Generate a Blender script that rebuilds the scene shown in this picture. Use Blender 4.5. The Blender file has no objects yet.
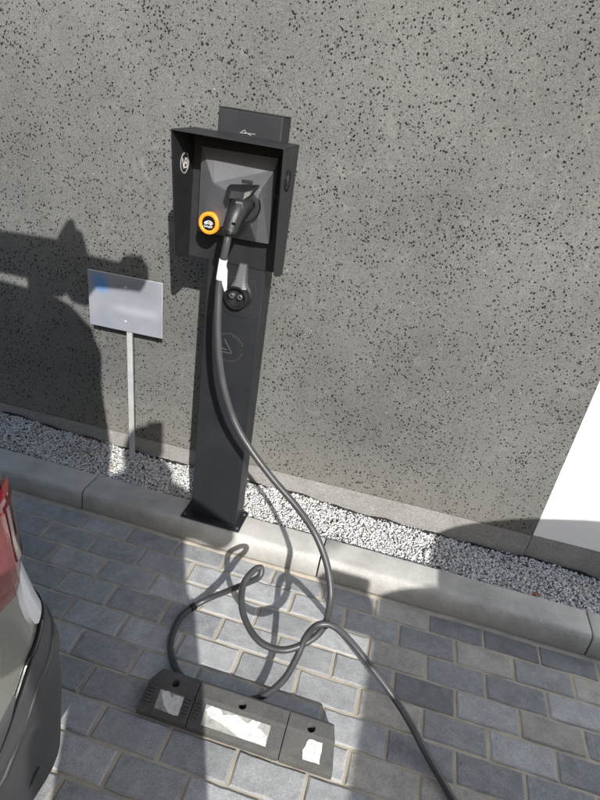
import bpy, bmesh, math, random
import numpy as np
from mathutils import Vector, Matrix
random.seed(7); rng = np.random.default_rng(7)
R = math.radians
scene = bpy.context.scene
COL = scene.collection

# ------------------------------------------------------------------ camera
cam = bpy.data.cameras.new("camera")
cam.sensor_fit = 'VERTICAL'; cam.sensor_height = 24.0; cam.lens = 16.79
cam.clip_start = 0.02; cam.clip_end = 500
cam_o = bpy.data.objects.new("camera", cam); COL.objects.link(cam_o)
_p, _y, _r = 0.4728, -0.1668, 0.1617            # pitch down, yaw, roll
_f = Vector((math.sin(_y)*math.cos(_p), math.cos(_y)*math.cos(_p), -math.sin(_p)))
_rt = Vector((math.cos(_y), -math.sin(_y), 0)); _up = _rt.cross(_f)
_c, _s = math.cos(_r), math.sin(_r)
_rt, _up = _rt*_c + _up*_s, -_rt*_s + _up*_c
m4 = Matrix((( _rt.x, _up.x, -_f.x, 0.7375), (_rt.y, _up.y, -_f.y, -1.6365), (_rt.z, _up.z, -_f.z, 1.5862), (0, 0, 0, 1)))
cam_o.matrix_world = m4
scene.camera = cam_o

# ------------------------------------------------------------------ light
SUN = Vector((0.47, -1.0, 0.66)).normalized()    # direction towards the sun
w = bpy.data.worlds.new("World"); scene.world = w; w.use_nodes = True
nt = w.node_tree; bg = nt.nodes['Background']
sky = nt.nodes.new('ShaderNodeTexSky'); sky.sky_type = 'NISHITA'; sky.sun_disc = False
sky.sun_elevation = math.asin(SUN.z); sky.sun_rotation = math.atan2(SUN.x, SUN.y)
sky.air_density = 1.3; sky.dust_density = 2.0; sky.ozone_density = 1.0
nt.links.new(sky.outputs[0], bg.inputs[0]); bg.inputs[1].default_value = 0.10
sl = bpy.data.lights.new("sun", 'SUN'); sl.energy = 3.9; sl.angle = R(0.55); sl.color = (1.0, 0.972, 0.925)
so = bpy.data.objects.new("sun", sl); COL.objects.link(so)
so.rotation_euler = (-SUN).to_track_quat('-Z', 'Y').to_euler(); so.location = (3, -6, 5)
scene.view_settings.view_transform = 'Standard'; scene.view_settings.look = 'None'
scene.view_settings.gamma = 1.0; scene.view_settings.exposure = 0.72
scene.view_settings.use_curve_mapping = False

# ------------------------------------------------------------------ node helpers
class N:
    def __init__(s, name, rough=0.8, metal=0.0, spec=0.5):
        s.m = bpy.data.materials.new(name); s.m.use_nodes = True
        s.t = s.m.node_tree; s.b = s.t.nodes['Principled BSDF']
        s.b.inputs['Roughness'].default_value = rough; s.b.inputs['Metallic'].default_value = metal
        s.b.inputs['Specular IOR Level'].default_value = spec
        s.tc = s.t.nodes.new('ShaderNodeTexCoord')
    def new(s, typ, **kw):
        n = s.t.nodes.new(typ)
        for k, v in kw.items():
            if k in n.inputs.keys(): s.put(n.inputs[k], v)
            else: setattr(n, k, v)
        return n
    def put(s, sock, v):
        if isinstance(v, bpy.types.NodeSocket): s.t.links.new(v, sock)
        else: sock.default_value = v
    def noise(s, scale, detail=4, rough=0.55, coord=None, out='Fac', dist=0.0):
        n = s.new('ShaderNodeTexNoise'); s.put(n.inputs['Vector'], coord or s.tc.outputs['Object'])
        s.put(n.inputs['Scale'], scale); s.put(n.inputs['Detail'], detail); s.put(n.inputs['Roughness'], rough); s.put(n.inputs['Distortion'], dist)
        return n.outputs[out]
    def ramp(s, fac, stops):
        n = s.t.nodes.new('ShaderNodeValToRGB'); s.put(n.inputs[0], fac)
        e = n.color_ramp.elements
        while len(e) < len(stops): e.new(0.5)
        for i, (p, c) in enumerate(stops):
            e[i].position = p
            e[i].color = (c, c, c, 1) if isinstance(c, (int, float)) else (*c, 1)
        return n.outputs['Color']
    def mix(s, fac, a, b, mode='MIX'):
        n = s.t.nodes.new('ShaderNodeMix'); n.data_type = 'RGBA'; n.blend_type = mode
        s.put(n.inputs[0], fac)
        s.put(n.inputs[6], (*a, 1) if isinstance(a, tuple) and len(a) == 3 else a)
        s.put(n.inputs[7], (*b, 1) if isinstance(b, tuple) and len(b) == 3 else b)
        return n.outputs[2]
    def math(s, op, a, b=0.0, clamp=False):
        n = s.t.nodes.new('ShaderNodeMath'); n.operation = op; n.use_clamp = clamp
        s.put(n.inputs[0], a); s.put(n.inputs[1], b); return n.outputs[0]
    def bump(s, h, strength=0.3, dist=0.01, prev=None):
        n = s.t.nodes.new('ShaderNodeBump'); s.put(n.inputs['Height'], h)
        n.inputs['Strength'].default_value = strength; n.inputs['Distance'].default_value = dist
        if prev is not None: s.put(n.inputs['Normal'], prev)
        return n.outputs[0]
    def color(s, c): s.put(s.b.inputs['Base Color'], (*c, 1) if isinstance(c, tuple) else c)
    def normal(s, n): s.put(s.b.inputs['Normal'], n)
    def rough(s, r): s.put(s.b.inputs['Roughness'], r)

def simple(name, col, rough=0.5, metal=0.0, var=0.12, scale=40, bump=0.0, bscale=300, spec=0.5, coat=0.0, rvar=0.12):
    k = N(name, rough, metal, spec)
    f = k.noise(scale, 5, 0.6)
    lo = tuple(c*(1-var) for c in col); hi = tuple(min(1, c*(1+var)) for c in col)
    k.color(k.ramp(f, [(0.3, lo), (0.7, hi)]))
    k.rough(k.ramp(k.noise(scale*0.6, 4), [(0.3, max(0.02, rough-rvar)), (0.7, min(1, rough+rvar))]))
    if bump: k.normal(k.bump(k.noise(bscale, 3), bump, 0.002))
    if coat: k.b.inputs['Coat Weight'].default_value = coat; k.b.inputs['Coat Roughness'].default_value = 0.06
    return k.m

M = {}
# speckled wall render: fine mineral grain with irregular black pits, clumped
k = N('speckled_render', 0.95, 0, 0.08)
co = k.tc.outputs['Object']
wob = k.noise(190, 2, 0.6, out='Color')
vm = k.new('ShaderNodeVectorMath', operation='MULTIPLY_ADD'); k.put(vm.inputs[0], wob); vm.inputs[1].default_value = (0.0095,)*3; k.put(vm.inputs[2], co)
wc = vm.outputs[0]
def pits(scale, thr_lo, thr_hi, dens_scale, keep):
    v = k.new('ShaderNodeTexVoronoi', feature='F1'); k.put(v.inputs['Vector'], wc); v.inputs['Scale'].default_value = scale
    sep = k.new('ShaderNodeSeparateColor'); k.put(sep.inputs[0], v.outputs['Color'])
    # radius varies by cell; many cells carry none
    d = k.noise(dens_scale, 3, 0.6)
    keepv = k.math('ADD', sep.outputs[0], k.math('MULTIPLY', k.math('SUBTRACT', d, 0.5), 2.3))
    on = k.math('GREATER_THAN', keepv, keep)
    rad = k.math('ADD', thr_lo, k.math('MULTIPLY', k.math('POWER', sep.outputs[1], 1.5), thr_hi-thr_lo))
    inside = k.math('LESS_THAN', v.outputs['Distance'], rad)
    soft = k.math('MULTIPLY', k.math('SUBTRACT', rad, v.outputs['Distance']), 22.0, clamp=True)
    return k.math('MULTIPLY', on, soft)
p1 = pits(68, 0.11, 0.31, 5.0, 0.53)
p2 = pits(118, 0.16, 0.46, 6.0, 0.42)
p3 = pits(235, 0.18, 0.43, 8.0, 0.58)
pp = k.math('MAXIMUM', p1, k.math('MAXIMUM', p2, k.math('MULTIPLY', p3, 0.55)))
base = k.ramp(k.noise(420, 3, 0.75), [(0.30, (0.062, 0.063, 0.062)), (0.5, (0.130, 0.131, 0.127)), (0.72, (0.250, 0.249, 0.240))])
big = k.ramp(k.noise(1.7, 5, 0.6), [(0.3, 0.80), (0.7, 1.12)])
base = k.mix(1.0, base, big, 'MULTIPLY')
wz = k.new('ShaderNodeSeparateXYZ'); k.put(wz.inputs[0], co)
low = k.math('MULTIPLY', k.ramp(k.math('ADD', wz.outputs[2], k.math('MULTIPLY', k.noise(6, 5, 0.7), 0.25)), [(0.28, 0.55), (0.55, 0.0)]), 1.0)
base = k.mix(low, base, (0.19, 0.18, 0.155))
mp = k.new('ShaderNodeMapping'); k.put(mp.inputs['Vector'], co); mp.inputs['Scale'].default_value = (7, 7, 0.6)
base = k.mix(k.ramp(k.noise(1.6, 5, 0.65, mp.outputs[0]), [(0.50, 0.0), (0.75, 0.30)]), base, (0.10, 0.10, 0.098))
sc = k.ramp(k.noise(9, 6, 0.7, dist=1.5), [(0.58, 0.0), (0.76, 0.30)])
base = k.mix(sc, base, (0.33, 0.325, 0.31))
lg = k.new('ShaderNodeTexVoronoi', feature='F1'); k.put(lg.inputs['Vector'], co); lg.inputs['Scale'].default_value = 48
ls = k.new('ShaderNodeSeparateColor'); k.put(ls.inputs[0], lg.outputs['Color'])
lfl = k.math('MULTIPLY', k.math('GREATER_THAN', ls.outputs[0], 0.965), k.math('LESS_THAN', lg.outputs['Distance'], 0.10))
base = k.mix(k.math('MULTIPLY', lfl, 0.55), base, (0.55, 0.55, 0.53))
k.color(k.mix(k.math('MULTIPLY', pp, 0.97), base, (0.008, 0.008, 0.009)))
h = k.math('SUBTRACT', k.math('MULTIPLY', k.noise(420, 3, 0.7), 0.25), pp)
k.normal(k.bump(h, 0.45, 0.0010)); M['render'] = k.m
# white render
k = N('white_render', 0.9, 0, 0.2); k.color(k.ramp(k.noise(3, 5), [(0.3, (0.80, 0.80, 0.80)), (0.7, (0.86, 0.86, 0.855))]))
k.normal(k.bump(k.noise(380, 3, 0.7), 0.35, 0.0015)); M['white_render'] = k.m
# plinth, granular mosaic
k = N('granular_plinth', 0.85, 0, 0.35)
v = k.new('ShaderNodeTexVoronoi', feature='F1'); k.put(v.inputs['Vector'], k.tc.outputs['Object']); v.inputs['Scale'].default_value = 420
sp = k.new('ShaderNodeSeparateColor'); k.put(sp.inputs[0], v.outputs['Color'])
k.color(k.mix(0.5, k.ramp(sp.outputs[0], [(0.0, (0.13, 0.13, 0.13)), (0.6, (0.25, 0.245, 0.235)), (1.0, (0.50, 0.49, 0.47))]),
              k.ramp(k.noise(12, 5), [(0.3, (0.19, 0.185, 0.175)), (0.7, (0.30, 0.29, 0.275))])))
k.normal(k.bump(v.outputs['Distance'], 0.5, 0.002)); M['plinth'] = k.m
# pavers
def paver_mat(name, c, tint):
    k = N(name, 0.9, 0, 0.25)
    oi = k.new('ShaderNodeObjectInfo')
    off = k.new('ShaderNodeVectorMath', operation='ADD'); k.put(off.inputs[0], k.tc.outputs['Object'])
    mul = k.new('ShaderNodeVectorMath', operation='SCALE'); k.put(mul.inputs[0], oi.outputs['Location']); mul.inputs['Scale'].default_value = 7.3
    k.put(off.inputs[1], mul.outputs[0]); co = off.outputs[0]
    fine = k.noise(380, 4, 0.85, co)
    b = k.ramp(fine, [(0.30, tuple(x*0.50 for x in c)), (0.5, c), (0.72, tuple(min(1, x*1.65) for x in c))])
    blot = k.ramp(k.noise(16, 6, 0.65, co), [(0.30, 0.78), (0.52, 1.0), (0.75, 1.22)])
    b = k.mix(1.0, b, blot, 'MULTIPLY')
    dust = k.ramp(k.noise(30, 6, 0.7, co, dist=0.8), [(0.50, 0.0), (0.72, 0.50)])
    b = k.mix(dust, b, tint)
    # sand rubbed onto the rims of each block
    xyz = k.new('ShaderNodeSeparateXYZ'); k.put(xyz.inputs[0], k.tc.outputs['Object'])
    ax = k.math('ABSOLUTE', xyz.outputs[0]); ay = k.math('ABSOLUTE', xyz.outputs[1])
    ed = k.math('MAXIMUM', k.math('SUBTRACT', ax, 0.095), k.math('SUBTRACT', ay, 0.0466))
    ed = k.math('ADD', ed, k.math('MULTIPLY', k.math('SUBTRACT', k.noise(45, 5, 0.75, co), 0.5), 0.035))
    em = k.math('MULTIPLY', k.ramp(k.math('ADD', ed, 0.02), [(0.014, 0.0), (0.024, 0.50)]), k.math('LESS_THAN', ax, 0.1))
    b = k.mix(em, b, (0.38, 0.35, 0.30))
    rnd = k.ramp(oi.outputs['Random'], [(0.0, 0.80), (0.5, 1.0), (1.0, 1.18)])
    b = k.mix(1.0, b, rnd, 'MULTIPLY')
    k.color(b)
    k.normal(k.bump(fine, 0.55, 0.0012, k.bump(k.noise(60, 5, 0.7, co), 0.4, 0.003)))
    return k.m
M['paver_grey'] = paver_mat('paver_blue_grey', (0.305, 0.314, 0.322), (0.47, 0.465, 0.45))
M['paver_dark'] = paver_mat('paver_slate', (0.205, 0.214, 0.224), (0.33, 0.335, 0.34))
M['paver_tan'] = paver_mat('paver_buff', (0.335, 0.318, 0.296), (0.45, 0.435, 0.41))
# jointing sand
k = N('joint_sand', 0.97, 0, 0.1)
k.color(k.mix(0.5, k.ramp(k.noise(650, 3, 0.8), [(0.3, (0.24, 0.21, 0.17)), (0.7, (0.62, 0.56, 0.47))]),
              k.ramp(k.noise(14, 5), [(0.35, (0.30, 0.27, 0.225)), (0.65, (0.52, 0.47, 0.39))])))
k.normal(k.bump(k.noise(500, 4, 0.8), 0.7, 0.002)); M['sand'] = k.m
# kerb concrete
k = N('kerb_concrete', 0.88, 0, 0.3)
b = k.ramp(k.noise(300, 4, 0.75), [(0.3, (0.32, 0.315, 0.30)), (0.7, (0.58, 0.57, 0.54))])
b = k.mix(1.0, b, k.ramp(k.noise(5, 6, 0.65), [(0.3, 0.70), (0.55, 1.0), (0.75, 1.12)]), 'MULTIPLY')
b = k.mix(k.ramp(k.noise(60, 5, 0.8), [(0.62, 0.0), (0.72, 0.35)]), b, (0.17, 0.165, 0.15))
sepc = k.new('ShaderNodeSeparateXYZ'); k.put(sepc.inputs[0], k.tc.outputs['Object'])
nz = k.math('ADD', sepc.outputs[2], k.math('MULTIPLY', k.math('SUBTRACT', k.noise(9, 5), 0.5), 0.09))
grime = k.ramp(nz, [(0.0, 0.60), (0.035, 0.30), (0.075, 0.0)])
b = k.mix(grime, b, (0.20, 0.19, 0.17))
k.color(b)
k.normal(k.bump(k.noise(420, 3, 0.8), 0.45, 0.0012, k.bump(k.noise(25, 5), 0.4, 0.004))); M['kerb'] = k.m
# gravel: per-chip tone
k = N('gravel_chips', 0.85, 0, 0.35)
at = k.new('ShaderNodeAttribute', attribute_name='tone')
b = k.ramp(at.outputs['Fac'], [(0.0, (0.13, 0.13, 0.135)), (0.22, (0.38, 0.38, 0.385)), (0.5, (0.62, 0.62, 0.62)), (0.93, (0.78, 0.775, 0.765)), (1.0, (0.45, 0.36, 0.28))])
b = k.mix(1.0, b, k.ramp(k.noise(320, 4, 0.7), [(0.3, 0.8), (0.7, 1.1)]), 'MULTIPLY')
soil = k.ramp(k.noise(5.5, 4, 0.6), [(0.58, 0.0), (0.70, 0.45)])
k.color(k.mix(soil, b, (0.36, 0.29, 0.21)))
M['gravel'] = k.m
k = N('dark_soil', 0.97, 0, 0.1); k.color(k.ramp(k.noise(60, 6, 0.7), [(0.3, (0.10, 0.095, 0.088)), (0.7, (0.26, 0.24, 0.21))]))
k.normal(k.bump(k.noise(140, 5, 0.8), 0.8, 0.006)); M['soil'] = k.m
# far ground
k = N('far_paving', 0.9, 0, 0.25)
bt = k.new('ShaderNodeTexBrick'); k.put(bt.inputs['Vector'], k.tc.outputs['Object'])
bt.inputs['Scale'].default_value = 1.0; bt.inputs['Brick Width'].default_value = 0.2; bt.inputs['Row Height'].default_value = 0.102
bt.inputs['Mortar Size'].default_value = 0.004; bt.inputs['Color1'].default_value = (0.16, 0.175, 0.19, 1); bt.inputs['Color2'].default_value = (0.21, 0.22, 0.23, 1); bt.inputs['Mortar'].default_value = (0.34, 0.31, 0.26, 1)
k.color(k.mix(0.35, bt.outputs['Color'], k.ramp(k.noise(3, 6), [(0.3, (0.13, 0.14, 0.15)), (0.7, (0.25, 0.25, 0.25))]))); M['far'] = k.m

M['post'] = simple('anthracite_powder_coat', (0.0135, 0.0150, 0.0190), 0.50, 0.0, 0.15, 9, 0.25, 900, 0.5)
M['hood'] = simple('graphite_powder_coat', (0.0145, 0.0150, 0.0175), 0.50, 0.0, 0.18, 14, 0.3, 900, 0.5)
M['housing'] = simple('satin_grey_plastic', (0.115, 0.117, 0.128), 0.34, 0.0, 0.10, 18, 0.2, 1200, 0.5)
M['black'] = simple('black_rubber', (0.012, 0.012, 0.013), 0.45, 0.0, 0.2, 50, 0.2, 700)
M['blackgloss'] = simple('black_gloss', (0.008, 0.008, 0.009), 0.18, 0.0, 0.1, 20)
M['cable'] = simple('cable_sheath', (0.048, 0.048, 0.052), 0.38, 0.0, 0.2, 25, 0.2, 500)
M['orange'] = simple('orange_light_ring', (0.95, 0.30, 0.025), 0.35, 0.0, 0.06, 30)
M['white'] = simple('white_print', (0.80, 0.80, 0.80), 0.5, 0.0, 0.05, 30)
M['whitedull'] = simple('light_grey_mark', (0.42, 0.42, 0.42), 0.5, 0.0, 0.1, 30)
M['embdark'] = simple('etched_emblem', (0.075, 0.077, 0.08), 0.35, 0.0, 0.1, 30)
M['label'] = simple('paper_label', (0.85, 0.84, 0.82), 0.6, 0.0, 0.04, 60)
M['pin'] = simple('grey_pins', (0.10, 0.10, 0.105), 0.35, 0.2, 0.1, 60)
M['galv'] = simple('galvanised_steel', (0.52, 0.53, 0.53), 0.45, 0.35, 0.12, 30, 0.15, 300)
M['leaf'] = simple('dry_leaf', (0.22, 0.085, 0.05), 0.8, 0.0, 0.35, 60, 0.3, 200)
M['leafpale'] = simple('pale_dry_leaf', (0.50, 0.40, 0.26), 0.8, 0.0, 0.3, 60, 0.3, 200)
M['foil'] = simple('black_membrane', (0.02, 0.02, 0.021), 0.5, 0.0, 0.2, 30, 0.3, 200)
# worn rubber of the wheel stop
k = N('dusty_rubber', 0.82, 0, 0.35)
b = k.ramp(k.noise(240, 4, 0.75), [(0.3, (0.038, 0.038, 0.038)), (0.7, (0.095, 0.093, 0.090))])
d = k.ramp(k.noise(11, 6, 0.7, dist=0.6), [(0.35, 0.05), (0.75, 0.45)])
b = k.mix(d, b, (0.15, 0.145, 0.135)); k.color(b)
k.normal(k.bump(k.noise(300, 4, 0.8), 0.5, 0.0015, k.bump(k.noise(40, 3), 0.3, 0.003))); M['rubber'] = k.m
k = N('worn_reflector_film', 0.45, 0, 0.5)
b = k.ramp(k.noise(45, 5, 0.7, dist=1.0), [(0.3, (0.42, 0.42, 0.42)), (0.55, (0.66, 0.65, 0.64))])
ck = k.new('ShaderNodeTexVoronoi', feature='DISTANCE_TO_EDGE'); k.put(ck.inputs['Vector'], k.tc.outputs['Object']); ck.inputs['Scale'].default_value = 22
b = k.mix(k.ramp(ck.outputs['Distance'], [(0.0, 0.35), (0.012, 0.0)]), b, (0.35, 0.33, 0.30)); k.color(b)
k.normal(k.bump(k.noise(70, 4, dist=1.5), 0.9, 0.006)); M['film'] = k.m
M['filmgrey'] = simple('dirty_adhesive_film', (0.27, 0.265, 0.25), 0.6, 0.0, 0.3, 60, 0.3, 300)
# sign print: pale face whose print has washed to soft patches
k = N('washed_sign_print', 0.55, 0, 0.4)
sx = k.new('ShaderNodeSeparateXYZ'); k.put(sx.inputs[0], k.tc.outputs['Generated'])
def soft(sock, a, b, wdt):
    lo = k.math('MULTIPLY', k.math('SUBTRACT', sock, a-wdt/2), 1/wdt, clamp=True)
    hi = k.math('MULTIPLY', k.math('SUBTRACT', b+wdt/2, sock), 1/wdt, clamp=True)
    return k.math('MULTIPLY', lo, hi)
blue = k.math('MULTIPLY', soft(sx.outputs[0], 0.07, 0.26, 0.10), soft(sx.outputs[2], 0.66, 0.93, 0.14))
blue2 = k.math('MULTIPLY', soft(sx.outputs[0], 0.12, 0.25, 0.10), soft(sx.outputs[2], 0.68, 0.82, 0.14))
line = k.math('MULTIPLY', soft(sx.outputs[0], 0.36, 0.95, 0.2), soft(sx.outputs[2], 0.36, 0.46, 0.12))
line2 = k.math('MULTIPLY', soft(sx.outputs[0], 0.34, 0.93, 0.2), soft(sx.outputs[2], 0.70, 0.86, 0.2))
b = k.ramp(k.noise(9, 2), [(0.3, (0.20, 0.215, 0.25)), (0.7, (0.25, 0.26, 0.295))])
b = k.mix(k.math('MULTIPLY', line2, 0.5), b, (0.17, 0.17, 0.18))
b = k.mix(k.math('MULTIPLY', line, 0.7), b, (0.34, 0.35, 0.40))
b = k.mix(k.math('MULTIPLY', blue, 0.9), b, (0.10, 0.22, 0.45))
b = k.mix(k.math('MULTIPLY', blue2, 0.7), b, (0.07, 0.19, 0.45)); k.color(b); M['signprint'] = k.m
# cars
M['paint'] = simple('beige_grey_car_paint', (0.25, 0.255, 0.225), 0.30, 0.35, 0.05, 6, 0.0, 300, 0.5, 0.6, 0.05)
M['paintdark'] = simple('dark_blue_car_paint', (0.03, 0.04, 0.07), 0.30, 0.3, 0.05, 6, 0.0, 300, 0.5, 0.8, 0.05)
M['bumper'] = simple('textured_bumper_plastic', (0.062, 0.064, 0.068), 0.46, 0.0, 0.16, 7, 0.35, 700, 0.5)
M['glass'] = simple('tinted_glass', (0.012, 0.014, 0.016), 0.05, 0.0, 0.05, 3, 0, 1, 0.7, 0, 0.02)
M['lamp'] = simple('red_lamp_lens', (0.15, 0.012, 0.016), 0.14, 0.0, 0.25, 26, 0.1, 60, 0.6, 1.0, 0.04)
M['lampdark'] = simple('dark_red_lamp_lens', (0.055, 0.006, 0.010), 0.12, 0.0, 0.2, 26, 0.1, 60, 0.6, 1.0, 0.04)
M['lampclear'] = simple('pink_lamp_lens', (0.20, 0.060, 0.060), 0.16, 0.0, 0.2, 60, 0.2, 90, 0.6, 1.0, 0.04)
M['chrome'] = simple('chrome', (0.65, 0.65, 0.66), 0.15, 1.0, 0.05, 5)
M['whitepatch'] = simple('white_corner_patch', (0.78, 0.80, 0.84), 0.28, 0.0, 0.03, 6, 0, 1, 0.5, 0.6, 0.05)
M['tyre'] = simple('tyre', (0.02, 0.02, 0.021), 0.8, 0.0, 0.2, 30, 0.4, 200)
M['rim'] = simple('alloy', (0.5, 0.5, 0.51), 0.3, 0.8, 0.05, 30)
M['skin'] = simple('skin', (0.48, 0.28, 0.20), 0.5, 0.0, 0.08, 40)
M['hair'] = simple('brown_hair', (0.045, 0.028, 0.018), 0.6, 0.0, 0.3, 120, 0.5, 400)
M['jacket'] = simple('navy_jacket', (0.035, 0.045, 0.075), 0.85, 0.0, 0.2, 30, 0.5, 500)
M['jeans'] = simple('grey_trousers', (0.07, 0.075, 0.085), 0.9, 0.0, 0.2, 30, 0.5, 500)
M['shoe'] = simple('black_shoes', (0.02, 0.02, 0.02), 0.5, 0.0, 0.2, 30)

# ------------------------------------------------------------------ mesh helpers
class MB:
    def __init__(s): s.v = []; s.f = []; s.mi = []
    def add(s, vs, fs, mi=0):
        o = len(s.v); s.v += [tuple(x) for x in vs]; s.f += [tuple(i+o for i in f) for f in fs]; s.mi += [mi]*len(fs); return s
    def box(s, x0, x1, y0, y1, z0, z1, mi=0):
        return s.add([(x0,y0,z0),(x1,y0,z0),(x1,y1,z0),(x0,y1,z0),(x0,y0,z1),(x1,y0,z1),(x1,y1,z1),(x0,y1,z1)],
                     [(0,3,2,1),(4,5,6,7),(0,1,5,4),(1,2,6,5),(2,3,7,6),(3,0,4,7)], mi)
    def obox(s, c, ax, hx, ay, hy, az, hz, mi=0):
        c = Vector(c); ax = Vector(ax)*hx; ay = Vector(ay)*hy; az = Vector(az)*hz
        vs = [c+ax*i+ay*j+az*k_ for k_ in (-1,1) for (i,j) in ((-1,-1),(1,-1),(1,1),(-1,1))]
        return s.add(vs, [(0,3,2,1),(4,5,6,7),(0,1,5,4),(1,2,6,5),(2,3,7,6),(3,0,4,7)], mi)
    def loft(s, rings, closed=True, cap=True, mi=0):
        n = len(rings[0]); o = len(s.v); s.v += [tuple(p) for r in rings for p in r]
        for i in range(len(rings)-1):
            for j in range(n if closed else n-1):
                a = o+i*n+j; b = o+i*n+(j+1) % n
                s.f.append((a, b, b+n, a+n)); s.mi.append(mi)
        if cap:
            s.f.append(tuple(o+j for j in range(n))[::-1]); s.mi.append(mi)
            s.f.append(tuple(o+(len(rings)-1)*n+j for j in range(n))); s.mi.append(mi)
        return s
    def build(s, name, mats, parent=None, smooth=False, bevel=0.0, seg=2, sub=0, fix=True):
        me = bpy.data.meshes.new(name); me.from_pydata(s.v, [], s.f)
        if not isinstance(mats, (list, tuple)): mats = [mats]
        for m_ in mats: me.materials.append(m_)
        me.polygons.foreach_set('material_index', s.mi)
        if fix:
            bm = bmesh.new(); bm.from_mesh(me); bmesh.ops.recalc_face_normals(bm, faces=bm.faces); bm.to_mesh(me); bm.free()
        if smooth: me.polygons.foreach_set('use_smooth', [True]*len(me.polygons))
        me.update()
        return link(name, me, parent, bevel, seg, sub, smooth)
def link(name, me, parent=None, bevel=0.0, seg=2, sub=0, smooth=False):
    o = bpy.data.objects.new(name, me); COL.objects.link(o)
    if parent is not None:
        o.parent = parent
        o.matrix_parent_inverse = parent.matrix_basis.inverted()
    if bevel:
        b = o.modifiers.new('bevel', 'BEVEL'); b.width = bevel; b.segments = seg; b.limit_method = 'ANGLE'; b.angle_limit = R(32); b.harden_normals = False
    if sub:
        b = o.modifiers.new('sub', 'SUBSURF'); b.levels = sub; b.render_levels = sub
    return o
def smooth_angle(o, ang=40):
    me = o.data
    me.polygons.foreach_set('use_smooth', [True]*len(me.polygons))
    bm = bmesh.new(); bm.from_mesh(me)
    for e in bm.edges:
        if len(e.link_faces) == 2 and e.calc_face_angle(0) > R(ang): e.smooth = False
    bm.to_mesh(me); bm.free(); return o
def tag(o, label=None, cat=None, group=None, kind=None):
    if label: o['label'] = label
    if cat: o['category'] = cat
    if group: o['group'] = group
    if kind: o['kind'] = kind
    return o
def empty(name, loc=(0, 0, 0)):
    o = bpy.data.objects.new(name, None); o.location = loc; o.empty_display_size = 0.05; COL.objects.link(o); return o
def catmull(pts, n=14):
    P = [Vector(p) for p in pts]; P = [P[0]*2-P[1]] + P + [P[-1]*2-P[-2]]; out = []
    for i in range(1, len(P)-2):
        p0, p1, p2, p3 = P[i-1], P[i], P[i+1], P[i+2]
        for j in range(n):
            t = j/n
            out.append(0.5*((2*p1)+(p2-p0)*t+(2*p0-5*p1+4*p2-p3)*t*t+(3*p1-p0-3*p2+p3)*t**3))
    out.append(P[-2]); return out
def tube_rings(path, rad, n=16):
    rings = []; T = None; up = None
    for i, p in enumerate(path):
        t = (path[min(i+1, len(path)-1)]-path[max(i-1, 0)]).normalized()
        if up is None:
            up = t.orthogonal().normalized()
        else:
            up = (up - t*up.dot(t)).normalized()
        b = t.cross(up); r = rad(i/(len(path)-1)) if callable(rad) else rad
        rings.append([p+(up*math.cos(a)+b*math.sin(a))*r for a in [2*math.pi*j/n for j in range(n)]])
    return rings
def circ(c, u, v, r, n=24, r2=None):
    c = Vector(c); u = Vector(u); v = Vector(v); r2 = r if r2 is None else r2
    return [c+u*math.cos(2*math.pi*i/n)*r+v*math.sin(2*math.pi*i/n)*r2 for i in range(n)]
def lathe(c, u, v, axis, prof, n=32, cap=True):
    c = Vector(c); a = Vector(axis)
    return MB().loft([circ(c+a*h, u, v, max(r, 1e-4), n) for r, h in prof], cap=cap)

# ------------------------------------------------------------------ ground, walls
MB().add([(-60,-80,-0.09),(60,-80,-0.09),(60,60,-0.09),(-60,60,-0.09)], [(0,1,2,3)]).build('ground', M['far'], fix=False)['kind'] = 'structure'
nx, ny = 90, 60
vs = []; 
for j in range(ny+1):
    for i in range(nx+1):
        x = -3.2+7.0*i/nx; y = -4.2+4.35*j/ny
        vs.append((x, y, -0.0050+rng.normal(0, 0.0011)))
bed = MB().add(vs, [(j*(nx+1)+i, j*(nx+1)+i+1, (j+1)*(nx+1)+i+1, (j+1)*(nx+1)+i) for j in range(ny) for i in range(nx)])
o = bed.build('sand_bed', M['sand'], fix=False, smooth=True); o['kind'] = 'structure'
MB().box(-30, 30, -40, -4.2, -0.06, -0.03).build('outer_pavement', M['far'])['kind'] = 'structure'

# pavement blocks
pave = empty('pavement'); pave['kind'] = 'structure'
def paver_mesh(seed, L=0.1900, W=0.0932, H=0.05):
    r = random.Random(seed); bm = bmesh.new()
    nxp, nyp = 7, 4; c = 0.0042
    def jit(a): return r.uniform(-a, a)
    sk = [jit(0.0012) for _ in range(4)]
    ring = []
    xs = [-L/2+L*i/nxp for i in range(nxp+1)]; ys = [-W/2+W*i/nyp for i in range(nyp+1)]
    per = [(x, -W/2) for x in xs] + [(L/2, y) for y in ys[1:]] + [(x, W/2) for x in xs[::-1][1:]] + [(-L/2, y) for y in ys[::-1][1:-1]]
    top = []; mid = []; bot = []
    for (x, y) in per:
        sx = 1 - c/(L/2)*r.uniform(0.75, 1.5); sy = 1 - c/(W/2)*r.uniform(0.75, 1.5)
        ex, ey = jit(0.0007), jit(0.0007)
        top.append(bm.verts.new((x*sx+ex, y*sy+ey, jit(0.00025))))
        mid.append(bm.verts.new((x+ex, y+ey, -0.0032+jit(0.0005))))
        bot.append(bm.verts.new((x, y, -H)))
    n = len(per)
    bm.faces.new(top)
    for i in range(n):
        j = (i+1) % n
        bm.faces.new((mid[i], mid[j], top[j], top[i])); bm.faces.new((bot[i], bot[j], mid[j], mid[i]))
    bmesh.ops.recalc_face_normals(bm, faces=bm.faces)
    me = bpy.data.meshes.new('paver'); bm.to_mesh(me); bm.free()
    me.materials.append(M['paver_grey'])
    return me
PM = [paver_mesh(100+i) for i in range(8)]
rest = MB(); cnt = 0
d = 0.102
cells = []
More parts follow.
